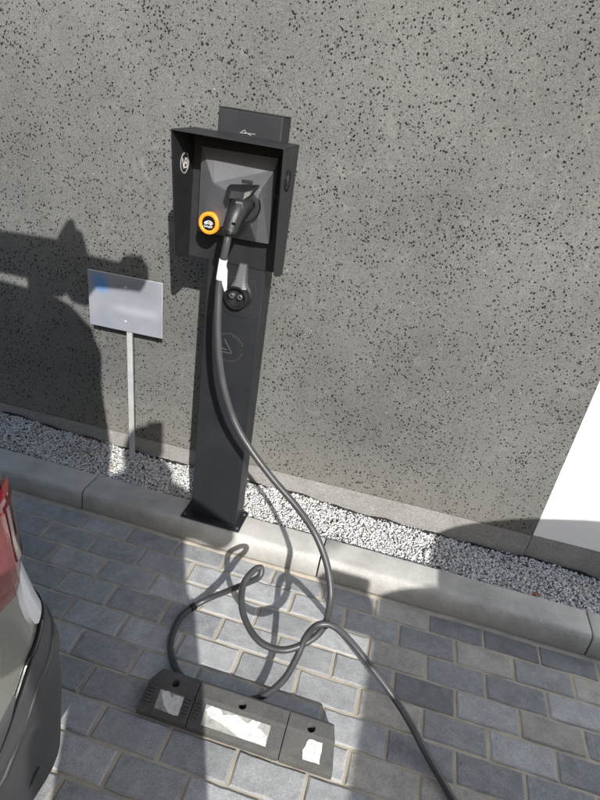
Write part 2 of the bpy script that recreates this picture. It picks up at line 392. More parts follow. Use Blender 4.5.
for row in range(1, 41):
    x0 = -0.523+0.099*(row-1)
    for i in range(-30, 31):
        xc = x0+0.2*i+0.1; yc = -(row-0.5)*d
        if -3.0 < xc < 3.6: cells.append((row, xc, yc))
def vis(c):
    row, x, y = c
    return -0.95 < x < 1.95 and y > -1.25
near = sorted(cells, key=lambda c: (not vis(c), (c[1]-0.55)**2+(c[2]+0.4)**2))
near = set(near[:285])
for c in cells:
    row, x, y = c; rr = random.Random(int(row*1000+round(x*100)))
    left = x-0.1
    if left > 0.86: mat = 'paver_tan' if row % 2 else 'paver_dark'
    else: mat = 'paver_dark' if rr.random() < 0.06 else 'paver_grey'
    if left > 1.05: mat = rr.choice(['paver_tan', 'paver_dark', 'paver_dark', 'paver_grey'])
    Lx = 1.0
    if c in near:
        me = PM[rr.randrange(8)]; o = bpy.data.objects.new('paver', me); COL.objects.link(o); o.parent = pave
        sy = 1.0; yy = y
        if row == 1: sy = 0.83; yy = y-0.008
        o.location = (x+rr.uniform(-.0012, .0012), yy+rr.uniform(-.0012, .0012), rr.uniform(-.0014, .0010))
        o.rotation_euler = (rr.uniform(-.009, .009), rr.uniform(-.006, .006), rr.uniform(-.007, .007)+(math.pi if rr.random() < .5 else 0))
        o.scale = (1, sy, 1)
        o.material_slots[0].link = 'OBJECT'; o.material_slots[0].material = M[mat]
    else:
        z = rr.uniform(-.001, .001); a, b2 = 0.0955, 0.047; t = 0.004
        rest.loft([[(x-a, y-b2, -.04), (x+a, y-b2, -.04), (x+a, y+b2, -.04), (x-a, y+b2, -.04)],
                   [(x-a, y-b2, z-.004), (x+a, y-b2, z-.004), (x+a, y+b2, z-.004), (x-a, y+b2, z-.004)],
                   [(x-a+t, y-b2+t, z), (x+a-t, y-b2+t, z), (x+a-t, y+b2-t, z), (x-a+t, y+b2-t, z)]],
                  mi={'paver_grey': 0, 'paver_dark': 1, 'paver_tan': 2}[mat])
o = rest.build('outer_pavers', [M['paver_grey'], M['paver_dark'], M['paver_tan']], pave); o['kind'] = 'stuff'

# kerb blocks
kerb = empty('kerb'); kerb['kind'] = 'structure'
prof = [(0.0, -0.08), (0.0005, 0.0), (0.003, 0.056), (0.0055, 0.072), (0.0105, 0.0825), (0.0165, 0.0875), (0.026, 0.0900), (0.128, 0.0905), (0.132, 0.087), (0.132, -0.08)]
for i in range(-3, 4):
    xa = -0.371+1.0075*i+0.003; xb = xa+1.0015; nseg = 20
    rings = []; rr = random.Random(i)
    for s_ in range(nseg+1):
        x = xa+(xb-xa)*s_/nseg
        ins = 0.0018 if s_ in (0, nseg) else 0
        rings.append([(x, (y_ + (ins if y_ < .06 else -ins))+rr.uniform(-.0005, .0005), z_-ins+rr.uniform(-.0004, .0004)) for (y_, z_) in prof])
    rings.insert(1, [(xa+0.003, p[1], p[2]+0.0) for p in rings[1]]); rings.insert(-1, [(xb-0.003, p[1], p[2]) for p in rings[-2]])
    o = MB().loft(rings).build('kerb_stone', M['kerb'], kerb); smooth_angle(o, 35)
    o.location.z += [0, .001, -.001, 0, .0008, 0, -.001][i+3]

# mortar / sand line along the kerb foot
mb = MB(); rings = []
for i in range(400):
    x = -2.6+5.6*i/399
    r0 = 0.014+0.006*math.sin(x*9)+rng.normal(0, .0012)
    rings.append([(x, 0.001, -0.008), (x, 0.001, 0.002+rng.normal(0, .0008)), (x, -r0*0.6, -0.0005+rng.normal(0, .0009)), (x, -r0-0.004, -0.0035), (x, -r0-0.010, -0.008)])
o = mb.loft(rings, closed=True, cap=True).build('kerb_mortar', M['sand'], smooth=True); o['kind'] = 'structure'

# soil bed under the gravel
def gz(x, y):   # gravel surface
    return 0.079-0.014*(x+0.5)/1.6+0.006*math.sin(x*5.1)+0.004*math.sin(x*13+y*20)+0.010*(y-0.15)
vs = []; nx, ny = 160, 10
for j in range(ny+1):
    for i in range(nx+1):
        x = -2.7+6.0*i/nx; y = 0.1325+(0.384-0.1325)*j/ny
        z = gz(x, y)-0.012+rng.normal(0, .0015)
        if j == 0: z -= 0.012
        vs.append((x, y, z))
MB().add(vs, [(j*(nx+1)+i, j*(nx+1)+i+1, (j+1)*(nx+1)+i+1, (j+1)*(nx+1)+i) for j in range(ny) for i in range(nx)]).build('gravel_bed', M['soil'], fix=False)['kind'] = 'structure'

# gravel chips: real crushed stones in one mesh
ico_v, ico_f = [], []
bm = bmesh.new(); bmesh.ops.create_icosphere(bm, subdivisions=1, radius=1.0)
ico_v = np.array([v_.co[:] for v_ in bm.verts]); ico_f = np.array([[v_.index for v_ in f_.verts] for f_ in bm.faces]); bm.free()
NV = len(ico_v); shapes = []
for q in range(40):
    v_ = ico_v*rng.uniform(0.62, 1.12, (NV, 1))
    # flatten with a few cutting planes for crushed, faceted stone
    for _ in range(4):
        nrm = rng.normal(size=3); nrm /= np.linalg.norm(nrm); dd = v_@nrm; lim = rng.uniform(0.45, 0.75)
        v_ = v_-np.outer(np.maximum(dd-lim, 0), nrm)
    v_ = v_*np.array([1.0, rng.uniform(.6, .95), rng.uniform(.45, .8)])
    shapes.append(v_)
def scatter(n, xs, ys, zf, smin, smax, exp=1.6, tone=None):
    V = np.zeros((n*NV, 3)); T = np.zeros(n*NV)
    for i in range(n):
        x, y = xs(), ys(); s = smin+(smax-smin)*rng.random()**exp
        a, b, c = rng.uniform(0, 2*np.pi, 3); b = rng.normal(0, .55); c = rng.normal(0, .55)
        ca, sa, cb, sb, cc, sc_ = np.cos(a), np.sin(a), np.cos(b), np.sin(b), np.cos(c), np.sin(c)
        Rm = np.array([[ca,-sa,0],[sa,ca,0],[0,0,1]])@np.array([[cb,0,sb],[0,1,0],[-sb,0,cb]])@np.array([[1,0,0],[0,cc,-sc_],[0,sc_,cc]])
        V[i*NV:(i+1)*NV] = shapes[rng.integers(40)]@Rm.T*s+np.array([x, y, zf(x, y, s)])
        T[i*NV:(i+1)*NV] = rng.beta(2.2, 1.5)*0.96 if tone is None else tone()
        if tone is None and rng.random() < 0.022: T[i*NV:(i+1)*NV] = 1.0
    F = (ico_f[None]+(np.arange(n)*NV)[:, None, None]).reshape(-1, 3)
    return V, F, T
def np_obj(name, V, F, T, mat):
    me = bpy.data.meshes.new(name); me.vertices.add(len(V)); me.vertices.foreach_set('co', V.ravel())
    me.loops.add(len(F)*3); me.loops.foreach_set('vertex_index', F.ravel().astype(np.int32))
    me.polygons.add(len(F)); me.polygons.foreach_set('loop_start', np.arange(0, len(F)*3, 3, dtype=np.int32))
    a = me.attributes.new('tone', 'FLOAT', 'POINT'); a.data.foreach_set('value', T)
    me.update(calc_edges=True); me.validate(); me.materials.append(mat)
    o = bpy.data.objects.new(name, me); COL.objects.link(o); return o
V, F, T = scatter(36000, lambda: rng.uniform(-1.5, 2.5), lambda: rng.uniform(0.138, 0.380),
                  lambda x, y, s: gz(x, y)-0.010+rng.uniform(0, 0.011)-(0.006 if y < .145 else 0), 0.0034, 0.0085)
o = np_obj('gravel', V, F, T, M['gravel']); o['kind'] = 'stuff'; o['label'] = 'pale crushed stone chips between kerb and wall'

# drainage membrane edge poking up by the wall
rings = []
for i in range(500):
    x = -1.5+4.0*i/499; hgt = gz(x, .37)+0.004+0.004*math.sin(x*31)+0.004*max(0, math.sin(x*7+2))+rng.normal(0, .0012)
    y = 0.374+0.0035*math.sin(x*17)+0.002*math.sin(x*53)
    rings.append([(x, y-0.0012, 0.03), (x, y-0.0012, hgt), (x, y+0.0012, hgt), (x, y+0.0012, 0.03)])
o = MB().loft(rings).build('drainage_membrane', M['foil']); tag(o, 'black drainage membrane edge sticking out of the gravel along the wall', 'membrane')

# walls
WY = 0.385; ZP0, ZP1 = 0.118, 0.212      # bottom line of the render rises slightly to the right (x=-3 .. x=4)
def zp(x): return 0.152+0.0155*(x+0.3)
def wall_block(name, x0, x1, mat, parent):
    n = 30; rings = []
    for i in range(n+1):
        x = x0+(x1-x0)*i/n; zb = zp(x)
        rings.append([(x, WY+.004, zb), (x, WY, zb+0.004), (x, WY, 3.4), (x, WY+0.35, 3.4), (x, WY+0.35, zb)])
    return MB().loft(rings).build(name, mat, parent)
g = empty('grey_wall', (0, WY, 0)); tag(g, 'grey rendered wall with black speckles behind the charging post', 'wall')
wall_block('render', -6.0, 1.4495, M['render'], g)
def plinth(x0, x1, parent):
    rings = []
    for i in range(31):
        x = x0+(x1-x0)*i/30; rings.append([(x, WY+0.0035, -0.2), (x, WY+0.0035, zp(x)-0.0015), (x, WY+0.34, zp(x)-0.0015), (x, WY+0.34, -0.2)])
    MB().loft(rings).build('plinth', M['plinth'], parent)
plinth(-6.0, 1.449, g)
g = empty('white_wall', (1.45, WY, 0)); tag(g, 'bright white rendered wall section at the right edge', 'wall')
wall_block('render', 1.4505, 7.0, M['white_render'], g); plinth(1.4515, 7.0, g)

# ------------------------------------------------------------------ emblem strokes (round badge with letters)
def strokes(segs, w_, org, u, v, nrm, t):
    org = Vector(org); u = Vector(u); v = Vector(v); nrm = Vector(nrm); mb = MB()
    for seg in segs:
        for a, b in zip(seg[:-1], seg[1:]):
            a = Vector((*a, 0)); b = Vector((*b, 0)); dd = (b-a); L = dd.length
            if L < 1e-6: continue
            dd /= L; pn = Vector((-dd.y, dd.x, 0))*w_/2; dd = dd*w_*0.35
            q = [a-dd+pn, a-dd-pn, b+dd-pn, b+dd+pn]
            lo = [org+u*p.x+v*p.y for p in q]; hi = [p+nrm*t for p in lo]
            mb.loft([lo, hi])
    return mb
def arc(r, a0, a1, n=26, c=(0, 0)): return [(c[0]+r*math.cos(R(a0+(a1-a0)*i/n)), c[1]+r*math.sin(R(a0+(a1-a0)*i/n))) for i in range(n+1)]
EMB = [arc(1.0, 100, 425, 40), [(-0.62, 0.42), (-0.22, -0.5), (0.12, 0.45)], [(0.10, 0.45), (0.55, 0.45)], [(0.16, 0.0), (0.52, 0.0)], [(0.05, -0.45), (0.55, -0.45)], [(0.55, 0.45), (0.60, -0.45)]]
def emblem(name, r, org, u, v, nrm, w_, t, mat, parent, segs=EMB):
    s2 = [[(x*r, y*r) for x, y in s_] for s_ in segs]
    return strokes(s2, w_, org, u, v, nrm, t).build(name, mat, parent)

# ------------------------------------------------------------------ charging station
st = empty('charging_station', (0.183, 0.05, 0.0905))
tag(st, 'tall anthracite electric car charging post with hooded charger and orange ring', 'charging post')
PX0, PX1, PY0, PY1 = 0.087, 0.279, 0.051, 0.142
o = MB().box(PX0, PX1, PY0, PY1, 0.0985, 1.561).build('post', M['post'], st, bevel=0.003)
MB().box(0.057, 0.302, 0.018, 0.1315+0.012, 0.0915, 0.0985).build('base_plate', M['post'], st, bevel=0.0015)
for bx, by in ((0.070, 0.032), (0.290, 0.032), (0.290, 0.122), (0.070, 0.122)):
    lathe((bx, by, 0.0985), (1,0,0), (0,1,0), (0,0,1), [(0.0065, 0), (0.0065, 0.004), (0.004, 0.0055)], 6).build('bolt', M['pin'], st)
MB().box(PX0-.0012, PX1+.0012, PY0-.0012, PY1+.0012, 1.5612, 1.5642).build('post_cap', M['hood'], st, bevel=0.0012)
# emblem on the post
emblem('emblem', 0.050, (0.182, PY0-0.0002, 0.842), (1,0,0), (0,0,1), (0,-1,0), 0.0032, 0.0011, M['embdark'], st,
       [arc(1.0, 20, 150, 20), arc(1.0, 185, 345, 30), arc(0.86, 35, 75, 8), [(-0.75, -0.1), (-0.12, -0.2)], [(-0.35, 0.55), (0.28, -0.4)], [(0.28, -0.4), (-0.72, -0.38)]])
# hood
XL, XR, YB = 0.022, 0.332, 0.0495
def side_prof():
    p = [(YB, 1.496), (-0.112, 1.490)]
    p += [(-0.063, 1.185)]
    for i in range(1, 9):
        a = R(180+i*90/8); p.append((-0.063+0.048+0.048*math.cos(a), 1.180+0.046*math.sin(a)))
    p += [(0.035, 1.128), (YB, 1.128)]
    return p
for xa, xb, nm in ((XL-0.003, XL, 'l'), (XR, XR+0.003, 'r')):
    pr = side_prof()
    so_ = MB().loft([[(xa, y, z) for y, z in pr], [(xb, y, z) for y, z in pr]]).build('hood_side', M['hood'], st, bevel=0.0008, seg=1)
    if nm == 'l': emblem('emblem', 0.027, (XL+0.0002, -0.018, 1.405), (0,1,0), (0,0,1), (1,0,0), 0.0034, 0.0006, M['white'], so_)
    else: emblem('emblem', 0.027, (XR+0.0032, -0.037, 1.410), (0,1,0), (0,0,1), (1,0,0), 0.0045, 0.0012, M['blackgloss'], so_)
tp = MB().add([(XL-.003, -0.113, 1.4905), (XR+.003, -0.113, 1.4905), (XR+.003, YB, 1.4965), (XL-.003, YB, 1.4965),
          (XL-.003, -0.113, 1.4937), (XR+.003, -0.113, 1.4937), (XR+.003, YB, 1.4997), (XL-.003, YB, 1.4997)],
         [(0,3,2,1),(4,5,6,7),(0,1,5,4),(1,2,6,5),(2,3,7,6),(3,0,4,7)]).build('hood_top', M['hood'], st, bevel=0.0006, seg=1)
MB().box(XL, XR, 0.0465, YB, 1.128, 1.4945).build('hood_back', M['hood'], st)
mk = strokes([[(0, 0.004), (0.010, 0.010), (0.013, 0.004)], [(-0.004, 0.001), (0.042, 0.0035)], [(0.014, 0.004), (0.030, -0.002)]], 0.0011, (0.160, PY0-0.0002, 1.5035), (1,0,0), (0,0,1), (0,-1,0), 0.0004)  # thin light grey strokes on the post face just above the hood
mk.build('pale_mark', M['whitedull'], st)

# charger housing: faceted front standing out round the socket
hs = empty('housing', (0.183, 0.02, 1.34)); hs.parent = st; hs.matrix_parent_inverse = st.matrix_basis.inverted()
Yb = 0.008
A = (0.060, Yb, 1.455); B = (0.290, Yb, 1.459); C_ = (0.289, Yb, 1.220); D = (0.062, Yb, 1.216)
Ab, Bb, Cb, Db = [(p[0], 0.0465, p[2]) for p in (A, B, C_, D)]
E_ = (0.098, Yb-.004, 1.4565); F_ = (0.124, -0.046, 1.370); G_ = (0.194, -0.096, 1.360); H_ = (0.285, Yb-.014, 1.428); I_ = (0.280, -0.094, 1.383)
J_ = (0.250, Yb-.006, 1.2195); K_ = (0.256, -0.088, 1.290); K2 = (0.196, -0.090, 1.270)
vs = [A, B, C_, D, Ab, Bb, Cb, Db, E_, F_, G_, H_, I_, J_, K_, K2]
a_, b_, c__, d_, ab, bb, cb, db, e_, f_, g_, h_, i_, j_, kk_, k2 = range(16)
fs = [(a_, d_, f_, e_), (e_, f_, h_, b_), (f_, g_, i_, h_), (b_, h_, c__), (h_, i_, kk_, j_, c__), (d_, k2, g_, f_), (d_, j_, kk_, k2), (g_, k2, kk_, i_),
      (a_, e_, b_, bb, ab), (b_, c__, cb, bb), (c__, j_, d_, db, cb), (d_, a_, ab, db), (ab, bb, cb, db)]
o = MB().add(vs, fs).build('front_cover', M['housing'], hs, bevel=0.0022, seg=2)
o.data.update()
# light ring
ru = Vector((0.80, -0.36, 0)).normalized()
# ring lies on the lower-left facet
n1 = (Vector(G_)-Vector(D)).cross(Vector(K2)-Vector(D)).normalized()
if n1.y > 0: n1 = -n1
rc = Vector((0.124, 0, 1.259)); pl = Vector(D); rc.y = pl.y-((rc-pl).x*n1.x+(rc-pl).z*n1.z)/n1.y
n1 = (n1*0.35+Vector((0.25, -1, 0.05))*0.65).normalized(); rc = rc+n1*0.020
ru = Vector((0,0,1)).cross(n1).normalized(); 
if ru.x < 0: ru = -ru
rv = n1.cross(ru); rv = rv if rv.z > 0 else -rv
rc = rc+n1*0.0005
NR = 36
mb = MB(); prof_r = [(0.0200, 0.0), (0.0205, 0.0035), (0.0235, 0.0052), (0.0285, 0.0052), (0.0315, 0.0035), (0.0320, 0.0)]
mb.loft([circ(rc+n1*h_r-n1*(0.001 if h_r > 0 else 0.030), ru, rv, r_, NR) for r_, h_r in prof_r]+[circ(rc-n1*0.001, ru, rv, 0.020, NR)], cap=False)
ringo = mb.build('light_ring', M['orange'], hs, smooth=True)
disc = MB().loft([circ(rc-n1*.020, ru, rv, .0202, NR), circ(rc+n1*.0022, ru, rv, .0202, NR)]).build('badge_disc', M['blackgloss'], hs)
carpic = [[(-0.013, 0.000), (-0.009, 0.0035), (-0.001, 0.0075), (0.006, 0.007), (0.013, 0.003), (0.0125, -0.001), (-0.013, -0.001), (-0.013, 0.0)], [(-0.006, 0.003), (0.008, 0.0035)],
          arc(0.0023, 0, 360, 10, (-0.0075, -0.0015)), arc(0.0023, 0, 360, 10, (0.0075, -0.0015))]
strokes(carpic, 0.0016, rc+n1*0.0022, ru, rv, n1, 0.0005).build('car_pictogram', M['white'], hs)
cu = bpy.data.curves.new('t', 'FONT'); cu.body = 'EV'; cu.size = 0.0095; cu.align_x = 'CENTER'; cu.extrude = 0.0003
cu.body = 'ŁadujEV'; cu.size = 0.0085
to = bpy.data.objects.new('t', cu); COL.objects.link(to)
bpy.context.view_layer.update()
tm = bpy.data.meshes.new_from_object(to.evaluated_get(bpy.context.evaluated_depsgraph_get()))
bpy.data.objects.remove(to)
Mt = Matrix((( ru.x, rv.x, n1.x, 0), (ru.y, rv.y, n1.y, 0), (ru.z, rv.z, n1.z, 0), (0, 0, 0, 1)))
tm.transform(Matrix.Translation(rc+n1*0.0025-rv*0.0115)@Mt); tm.materials.clear(); tm.materials.append(M['white'])
link('badge_text', tm, hs)
# socket collar + flap
sa = Vector((0.04, -1.0, 0.06)).normalized()
su = Vector((0, 0, 1)).cross(sa).normalized(); sv = sa.cross(su)
sc0 = Vector((0.237, -0.090, 1.331))
lathe(sc0, su, sv, sa, [(0.043, -0.01), (0.043, 0.010), (0.040, 0.013), (0.033, 0.013), (0.033, 0.004)], 32).build('socket', M['black'], hs, smooth=False)
fl = MB().add([(0.190, -0.098, 1.368), (0.276, -0.098, 1.389), (0.262, -0.128, 1.366), (0.246, -0.140, 1.352), (0.205, -0.140, 1.350), (0.190, -0.126, 1.360),
               (0.192, -0.096, 1.382), (0.276, -0.096, 1.394), (0.266, -0.122, 1.380), (0.247, -0.134, 1.372), (0.208, -0.134, 1.371), (0.192, -0.120, 1.376)],
              [(0,1,2,3,4,5), (6,7,8,9,10,11), (0,1,7,6), (1,2,8,7), (2,3,9,8), (3,4,10,9), (4,5,11,10), (5,0,6,11)])
fl.build('socket_flap', M['black'], hs, bevel=0.002)
MB().box(0.224, 0.252, -0.100, -0.086, 1.390, 1.3985).build('flap_hinge', M['black'], hs, bevel=0.0015)

# holster for the plug on the post
ho = empty('plug_holster', (0.20, 0.03, 1.03)); ho.parent = st; ho.matrix_parent_inverse = st.matrix_basis.inverted()
hc = Vector((0.2, PY0, 1.030)); U = (1,0,0); W_ = (0,0,1)
lathe(hc, U, W_, (0,-1,0), [(0.046, 0.0), (0.046, 0.004), (0.0395, 0.010), (0.0385, 0.034), (0.0365, 0.037), (0.032, 0.037), (0.0315, 0.016), (0.0, 0.016)], 40).build('holster_body', M['black'], ho, smooth=True).data
smooth_angle(bpy.data.objects[ho.children[0].name], 35)
for dx in (-0.0135, 0.0135):
    lathe(hc+Vector((dx, -0.016, 0.004)), U, W_, (0,-1,0), [(0.0085, 0.0), (0.0085, 0.018), (0.0068, 0.019), (0.0045, 0.019), (0.0045, 0.004)], 20).build('holster_pin', M['pin'], ho, smooth=False)
# hooked strap rising from the rim, ribbed
mb = MB(); rg = []
for i in range(22):
    t = i/21; z = 1.062+0.075*t; wd = 0.020-0.008*t+0.010*max(0, 0.25-t)*4*0.6; y = PY0-0.030+0.012*t+(0.0006 if i % 2 else 0); xx = 0.2055+0.003*t
    rg.append([(xx-wd, PY0+.001, z), (xx-wd, y, z), (xx-wd*0.55, y-0.006, z), (xx+wd*0.55, y-0.006, z), (xx+wd, y, z), (xx+wd, PY0+.001, z)])
mb.loft(rg).build('holster_strap', M['housing'], ho, bevel=0.0)
MB().loft([[(0.2+x_*1.0, y_, 1.02+z_) for x_, z_ in [(-0.055, -0.04), (-0.03, -0.062), (0.03, -0.062), (0.058, -0.04), (0.060, 0.03), (0.050, 0.068), (-0.030, 0.068), (-0.055, 0.03)]] for y_ in (PY0+.001, PY0-0.0035)]).build('holster_plate', M['post'], ho, bevel=0.0015)

# ------------------------------------------------------------------ charging cable
cb_ = empty('charging_cable', (0.23, -0.10, 1.33))
tag(cb_, 'black charging cable plugged into the charger and looping down over the paving', 'cable')
CR = 0.0103
# connector: moulded handle
hp = [(0.236, -0.062, 1.345), (0.236, -0.095, 1.342), (0.235, -0.120, 1.334), (0.232, -0.143, 1.316), (0.229, -0.158, 1.292), (0.2275, -0.168, 1.268)]
hpath = catmull(hp, 6)
rad = lambda t: (0.030 if t < 0.30 else 0.030-0.004*(t-0.3)/0.3 if t < 0.6 else 0.026-0.006*(t-0.6)/0.4)
o = MB().loft(tube_rings(hpath, rad, 24)).build('connector', M['black'], cb_, smooth=True); smooth_angle(o, 45)
con = o
lathe(hpath[-1], Vector((1,0,0)), Vector((0,0.9,-.1)).normalized(), (hpath[-1]-hpath[-2]).normalized(), [(0.0205, -0.004), (0.0215, 0.001), (0.0195, 0.006), (0.014, 0.006), (0.014, -0.004)], 24).build('strain_relief', M['blackgloss'], con, smooth=False)
MB().obox((0.243, -0.1535, 1.338), (1,0,0), 0.010, (0,-0.8,-0.6), 0.0035, (0,0.6,-0.8), 0.014).build('connector_latch', M['housing'], con, bevel=0.002)
MB().obox((0.240, -0.181, 1.296), (1,0,0), 0.005, (0,-0.92,-0.35), 0.0016, (0,0.35,-0.92), 0.0028).build('keyhole', M['blackgloss'], con)
CP = [(0.2229, -0.1660, 1.2662), (0.2219, -0.1720, 1.2375), (0.2169, -0.1700, 1.2034), (0.2123, -0.1680, 1.1629), (0.2117, -0.1750, 1.1128), (0.2175, -0.1850, 1.0519), (0.2272, -0.1950, 0.9811), (0.2416, -0.2050, 0.9093), (0.2664, -0.2150, 0.8279), (0.3103, -0.2250, 0.7350), (0.3707, -0.2400, 0.6644), (0.4593, -0.2600, 0.5897), (0.5503, -0.2850, 0.5306), (0.6224, -0.3200, 0.4819), (0.6727, -0.3550, 0.4276), (0.7038, -0.3900, 0.3757), (0.7184, -0.4200, 0.3256), (0.7169, -0.4356, 0.2450), (0.6844, -0.4653, 0.2000), (0.6170, -0.5025, 0.1750), (0.5369, -0.4952, 0.1750), (0.4662, -0.4337, 0.1950), (0.4350, -0.3489, 0.2150), (0.4467, -0.2845, 0.2250), (0.4673, -0.2615, 0.2250), (0.4684, -0.2778, 0.2000), (0.4240, -0.2769, 0.1500), (0.3548, -0.2665, 0.0750), (0.2994, -0.2775, 0.0300), (0.2596, -0.3136, 0.0120), (0.2378, -0.3725, 0.0120), (0.2472, -0.4619, 0.0105), (0.2848, -0.5270, 0.0105), (0.3480, -0.5778, 0.0105), (0.4873, -0.6040, 0.0105), (0.5565, -0.5798, 0.0200), (0.6035, -0.5612, 0.0500), (0.6419, -0.5334, 0.1000), (0.6615, -0.4992, 0.1600), (0.6733, -0.4674, 0.2150), (0.6995, -0.4537, 0.2620), (0.7426, -0.4411, 0.2620), (0.8017, -0.4387, 0.2200), (0.8798, -0.4553, 0.1600), (0.9587, -0.4785, 0.1000), (1.0256, -0.5154, 0.0550), (1.0893, -0.5749, 0.0200), (1.2000, -0.7200, 0.0120), (1.3400, -0.9500, 0.0105), (1.4200, -1.2000, 0.0105), (1.5000, -1.3800, 0.0300), (1.5800, -1.4200, 0.2500), (1.6000, -1.4200, 0.5500), (1.6200, -1.4200, 0.8000), (1.6650, -1.4200, 0.8600)]
path = catmull(CP, 12)
# keep the sheath on top of what it lies on
for i, p in enumerate(path):
    fl_ = 0.0 if p.y < 0.0 else 0.09
    if p.z < fl_+CR and p.y < 0.13: p.z = fl_+CR
o = MB().loft(tube_rings(path, CR, 16)).build('cable_sheath', M['cable'], cb_, smooth=True)
def band(i, w_=0.008, r=0.0135, knob=True):
    t = (path[i+1]-path[i-1]).normalized(); u_ = t.orthogonal().normalized(); v_ = t.cross(u_)
    mb = lathe(path[i]-t*w_, u_, v_, t, [(r*0.85, 0), (r, 0.002), (r, 2*w_-0.002), (r*0.85, 2*w_)], 20)
    mb.build('cable_band', M['blackgloss'], cb_, smooth=False)
def nearest(p): p = Vector(p); return min(range(1, len(path)-1), key=lambda i: (path[i]-p).length)
band(nearest((0.717, -0.440, 0.250))); band(nearest((0.260, -0.314, 0.012)), 0.010); 
# paper tag round the cable
i0 = nearest((0.2165, -0.170, 1.195)); i1 = nearest((0.212, -0.172, 1.135))
i0, i1 = min(i0, i1), max(i0, i1)
seg = path[i0:i1+1]
o = MB().loft(tube_rings(seg, CR+0.0012, 16)).build('label_tag', M['label'], cb_, smooth=True)
fa = path[i0]; fb = path[i1]
fv = [fa+Vector((.0095, -.006, -.010)), fa+Vector((.017, -.008, -.026)), fb+Vector((.026, -.012, -.020)), fb+Vector((.020, -.012, -.026)), fb+Vector((.0095, -.008, -.004))]
MB().loft([fv, [p+Vector((0, .0008, 0)) for p in fv]]).build('label_flag', M['label'], cb_)

pm = path[(i0+i1)//2]; vw = (Vector((0.35, -1, 0.2))).normalized(); tu = Vector((0,0,1)).cross(vw).normalized()*-1; tv = vw.cross(tu)
strokes([[(-0.005, y_), (0.004-0.002*(k_ % 2), y_)] for k_, y_ in enumerate((0.018, 0.014, 0.010, -0.006))], 0.0014, pm+vw*(CR+0.0004), Vector((1,0.35,0)).normalized(), Vector((0,0,1)), vw, 0.0018).build('tag_print', M['pin'], cb_)

# ------------------------------------------------------------------ sign on a thin post
sg = empty('small_sign', (-0.315, 0.31, 0.07)); tag(sg, 'small pale sign with a blue patch on a thin metal stake left of the charger', 'sign')
SY = 0.30
MB().add([(-0.319, SY, 0.06), (-0.296, SY, 0.06), (-0.319, SY, .90), (-0.342, SY, .90), (-0.319, SY+.012, 0.06), (-0.296, SY+.012, 0.06), (-0.319, SY+.012, .90), (-0.342, SY+.012, .90)],
         [(0,1,2,3), (4,5,6,7), (0,1,5,4), (1,2,6,5), (2,3,7,6), (3,0,4,7)]).build('stake', M['galv'], sg, bevel=0.002)
a3 = Vector((1, 0, 0.0)); pz = Vector((-0.025, 0, 1)).normalized(); px_ = Vector((1, 0, 0.025)).normalized()
cS = Vector((-0.338, SY-0.005, 0.815))
MB().obox(cS, px_, 0.158, (0,1,0), 0.003, pz, 0.113).build('sign_plate', M['galv'], sg, bevel=0.0015)
MB().obox(cS+Vector((0,-.0042,0)), px_, 0.1565, (0,1,0), 0.0008, pz, 0.1115).build('sign_print', M['signprint'], sg)
for dz in (-0.07, 0.07):
    lathe(cS+Vector((0.004, -0.005, dz)), U, W_, (0,-1,0), [(0.005, 0), (0.005, .002), (0.003, .003)], 10).build('screw', M['galv'], sg)

# ------------------------------------------------------------------ wheel stop
ws = empty('wheel_stop', (0.545, -0.64, 0)); tag(ws, 'worn black rubber parking wheel stop with torn white reflector patches', 'wheel stop')
pw = [(-0.714, 0.0), (-0.714, 0.018), (-0.704, 0.027), (-0.652, 0.054), (-0.644, 0.060), (-0.606, 0.067), (-0.598, 0.063), (-0.578, 0.0)]
def stop_seg(x0, x1, end, hx):
    def sec(x, cut=0.0, dz=0.0):
        out = []
        for y, z in pw:
            out.append((x, y+(0.004 if cut and y < -.7 else 0)*cut, max(0, z-dz) if z > 0 else 0))
        return out
    rings = []
    if end == -1:
        # tapered outer end, back corner cut off in plan
        a = [(x0-0.004+(0.030 if y > -0.62 else 0.004+0.0 if z < .03 else 0.008), y, z*0.96) for y, z in pw]
        rings = [a, [(x0+0.034, y, z) for y, z in pw], [(x1, y, z) for y, z in pw]]
    elif end == 1:
        a = [(x1+0.004-(0.022 if y > -0.62 else 0.0 if z < .03 else 0.010), y, z*0.96) for y, z in pw]
        rings = [[(x0, y, z) for y, z in pw], [(x1-0.026, y, z) for y, z in pw], a]
    else: rings = [[(x0, y, z) for y, z in pw], [(x1, y, z) for y, z in pw]]
    o = MB().loft(rings).build('rubber_block', M['rubber'], ws)
    cut = lathe((hx, -0.630, 0.012), (1,0,0), (0,1,0), (0,0,1), [(0.0105, 0), (0.0115, 0.08)], 20).build('cutter', M['black'], None)
    md = o.modifiers.new('b', 'BOOLEAN'); md.operation = 'DIFFERENCE'; md.object = cut; md.solver = 'EXACT'
    bv = o.modifiers.new('bevel', 'BEVEL'); bv.width = 0.0022; bv.segments = 2; bv.limit_method = 'ANGLE'; bv.angle_limit = R(30)
    bpy.context.view_layer.update()
    me = bpy.data.meshes.new_from_object(o.evaluated_get(bpy.context.evaluated_depsgraph_get()))
    o.modifiers.clear(); o.data = me; me.name = 'rubber_block'
    if not me.materials: me.materials.append(M['rubber'])
    bpy.data.objects.remove(cut)
    return o
s1 = stop_seg(0.258, 0.4085, -1, 0.340); s2 = stop_seg(0.4105, 0.6815, 0, 0.546); s3 = stop_seg(0.6835, 0.830, 1, 0.751)
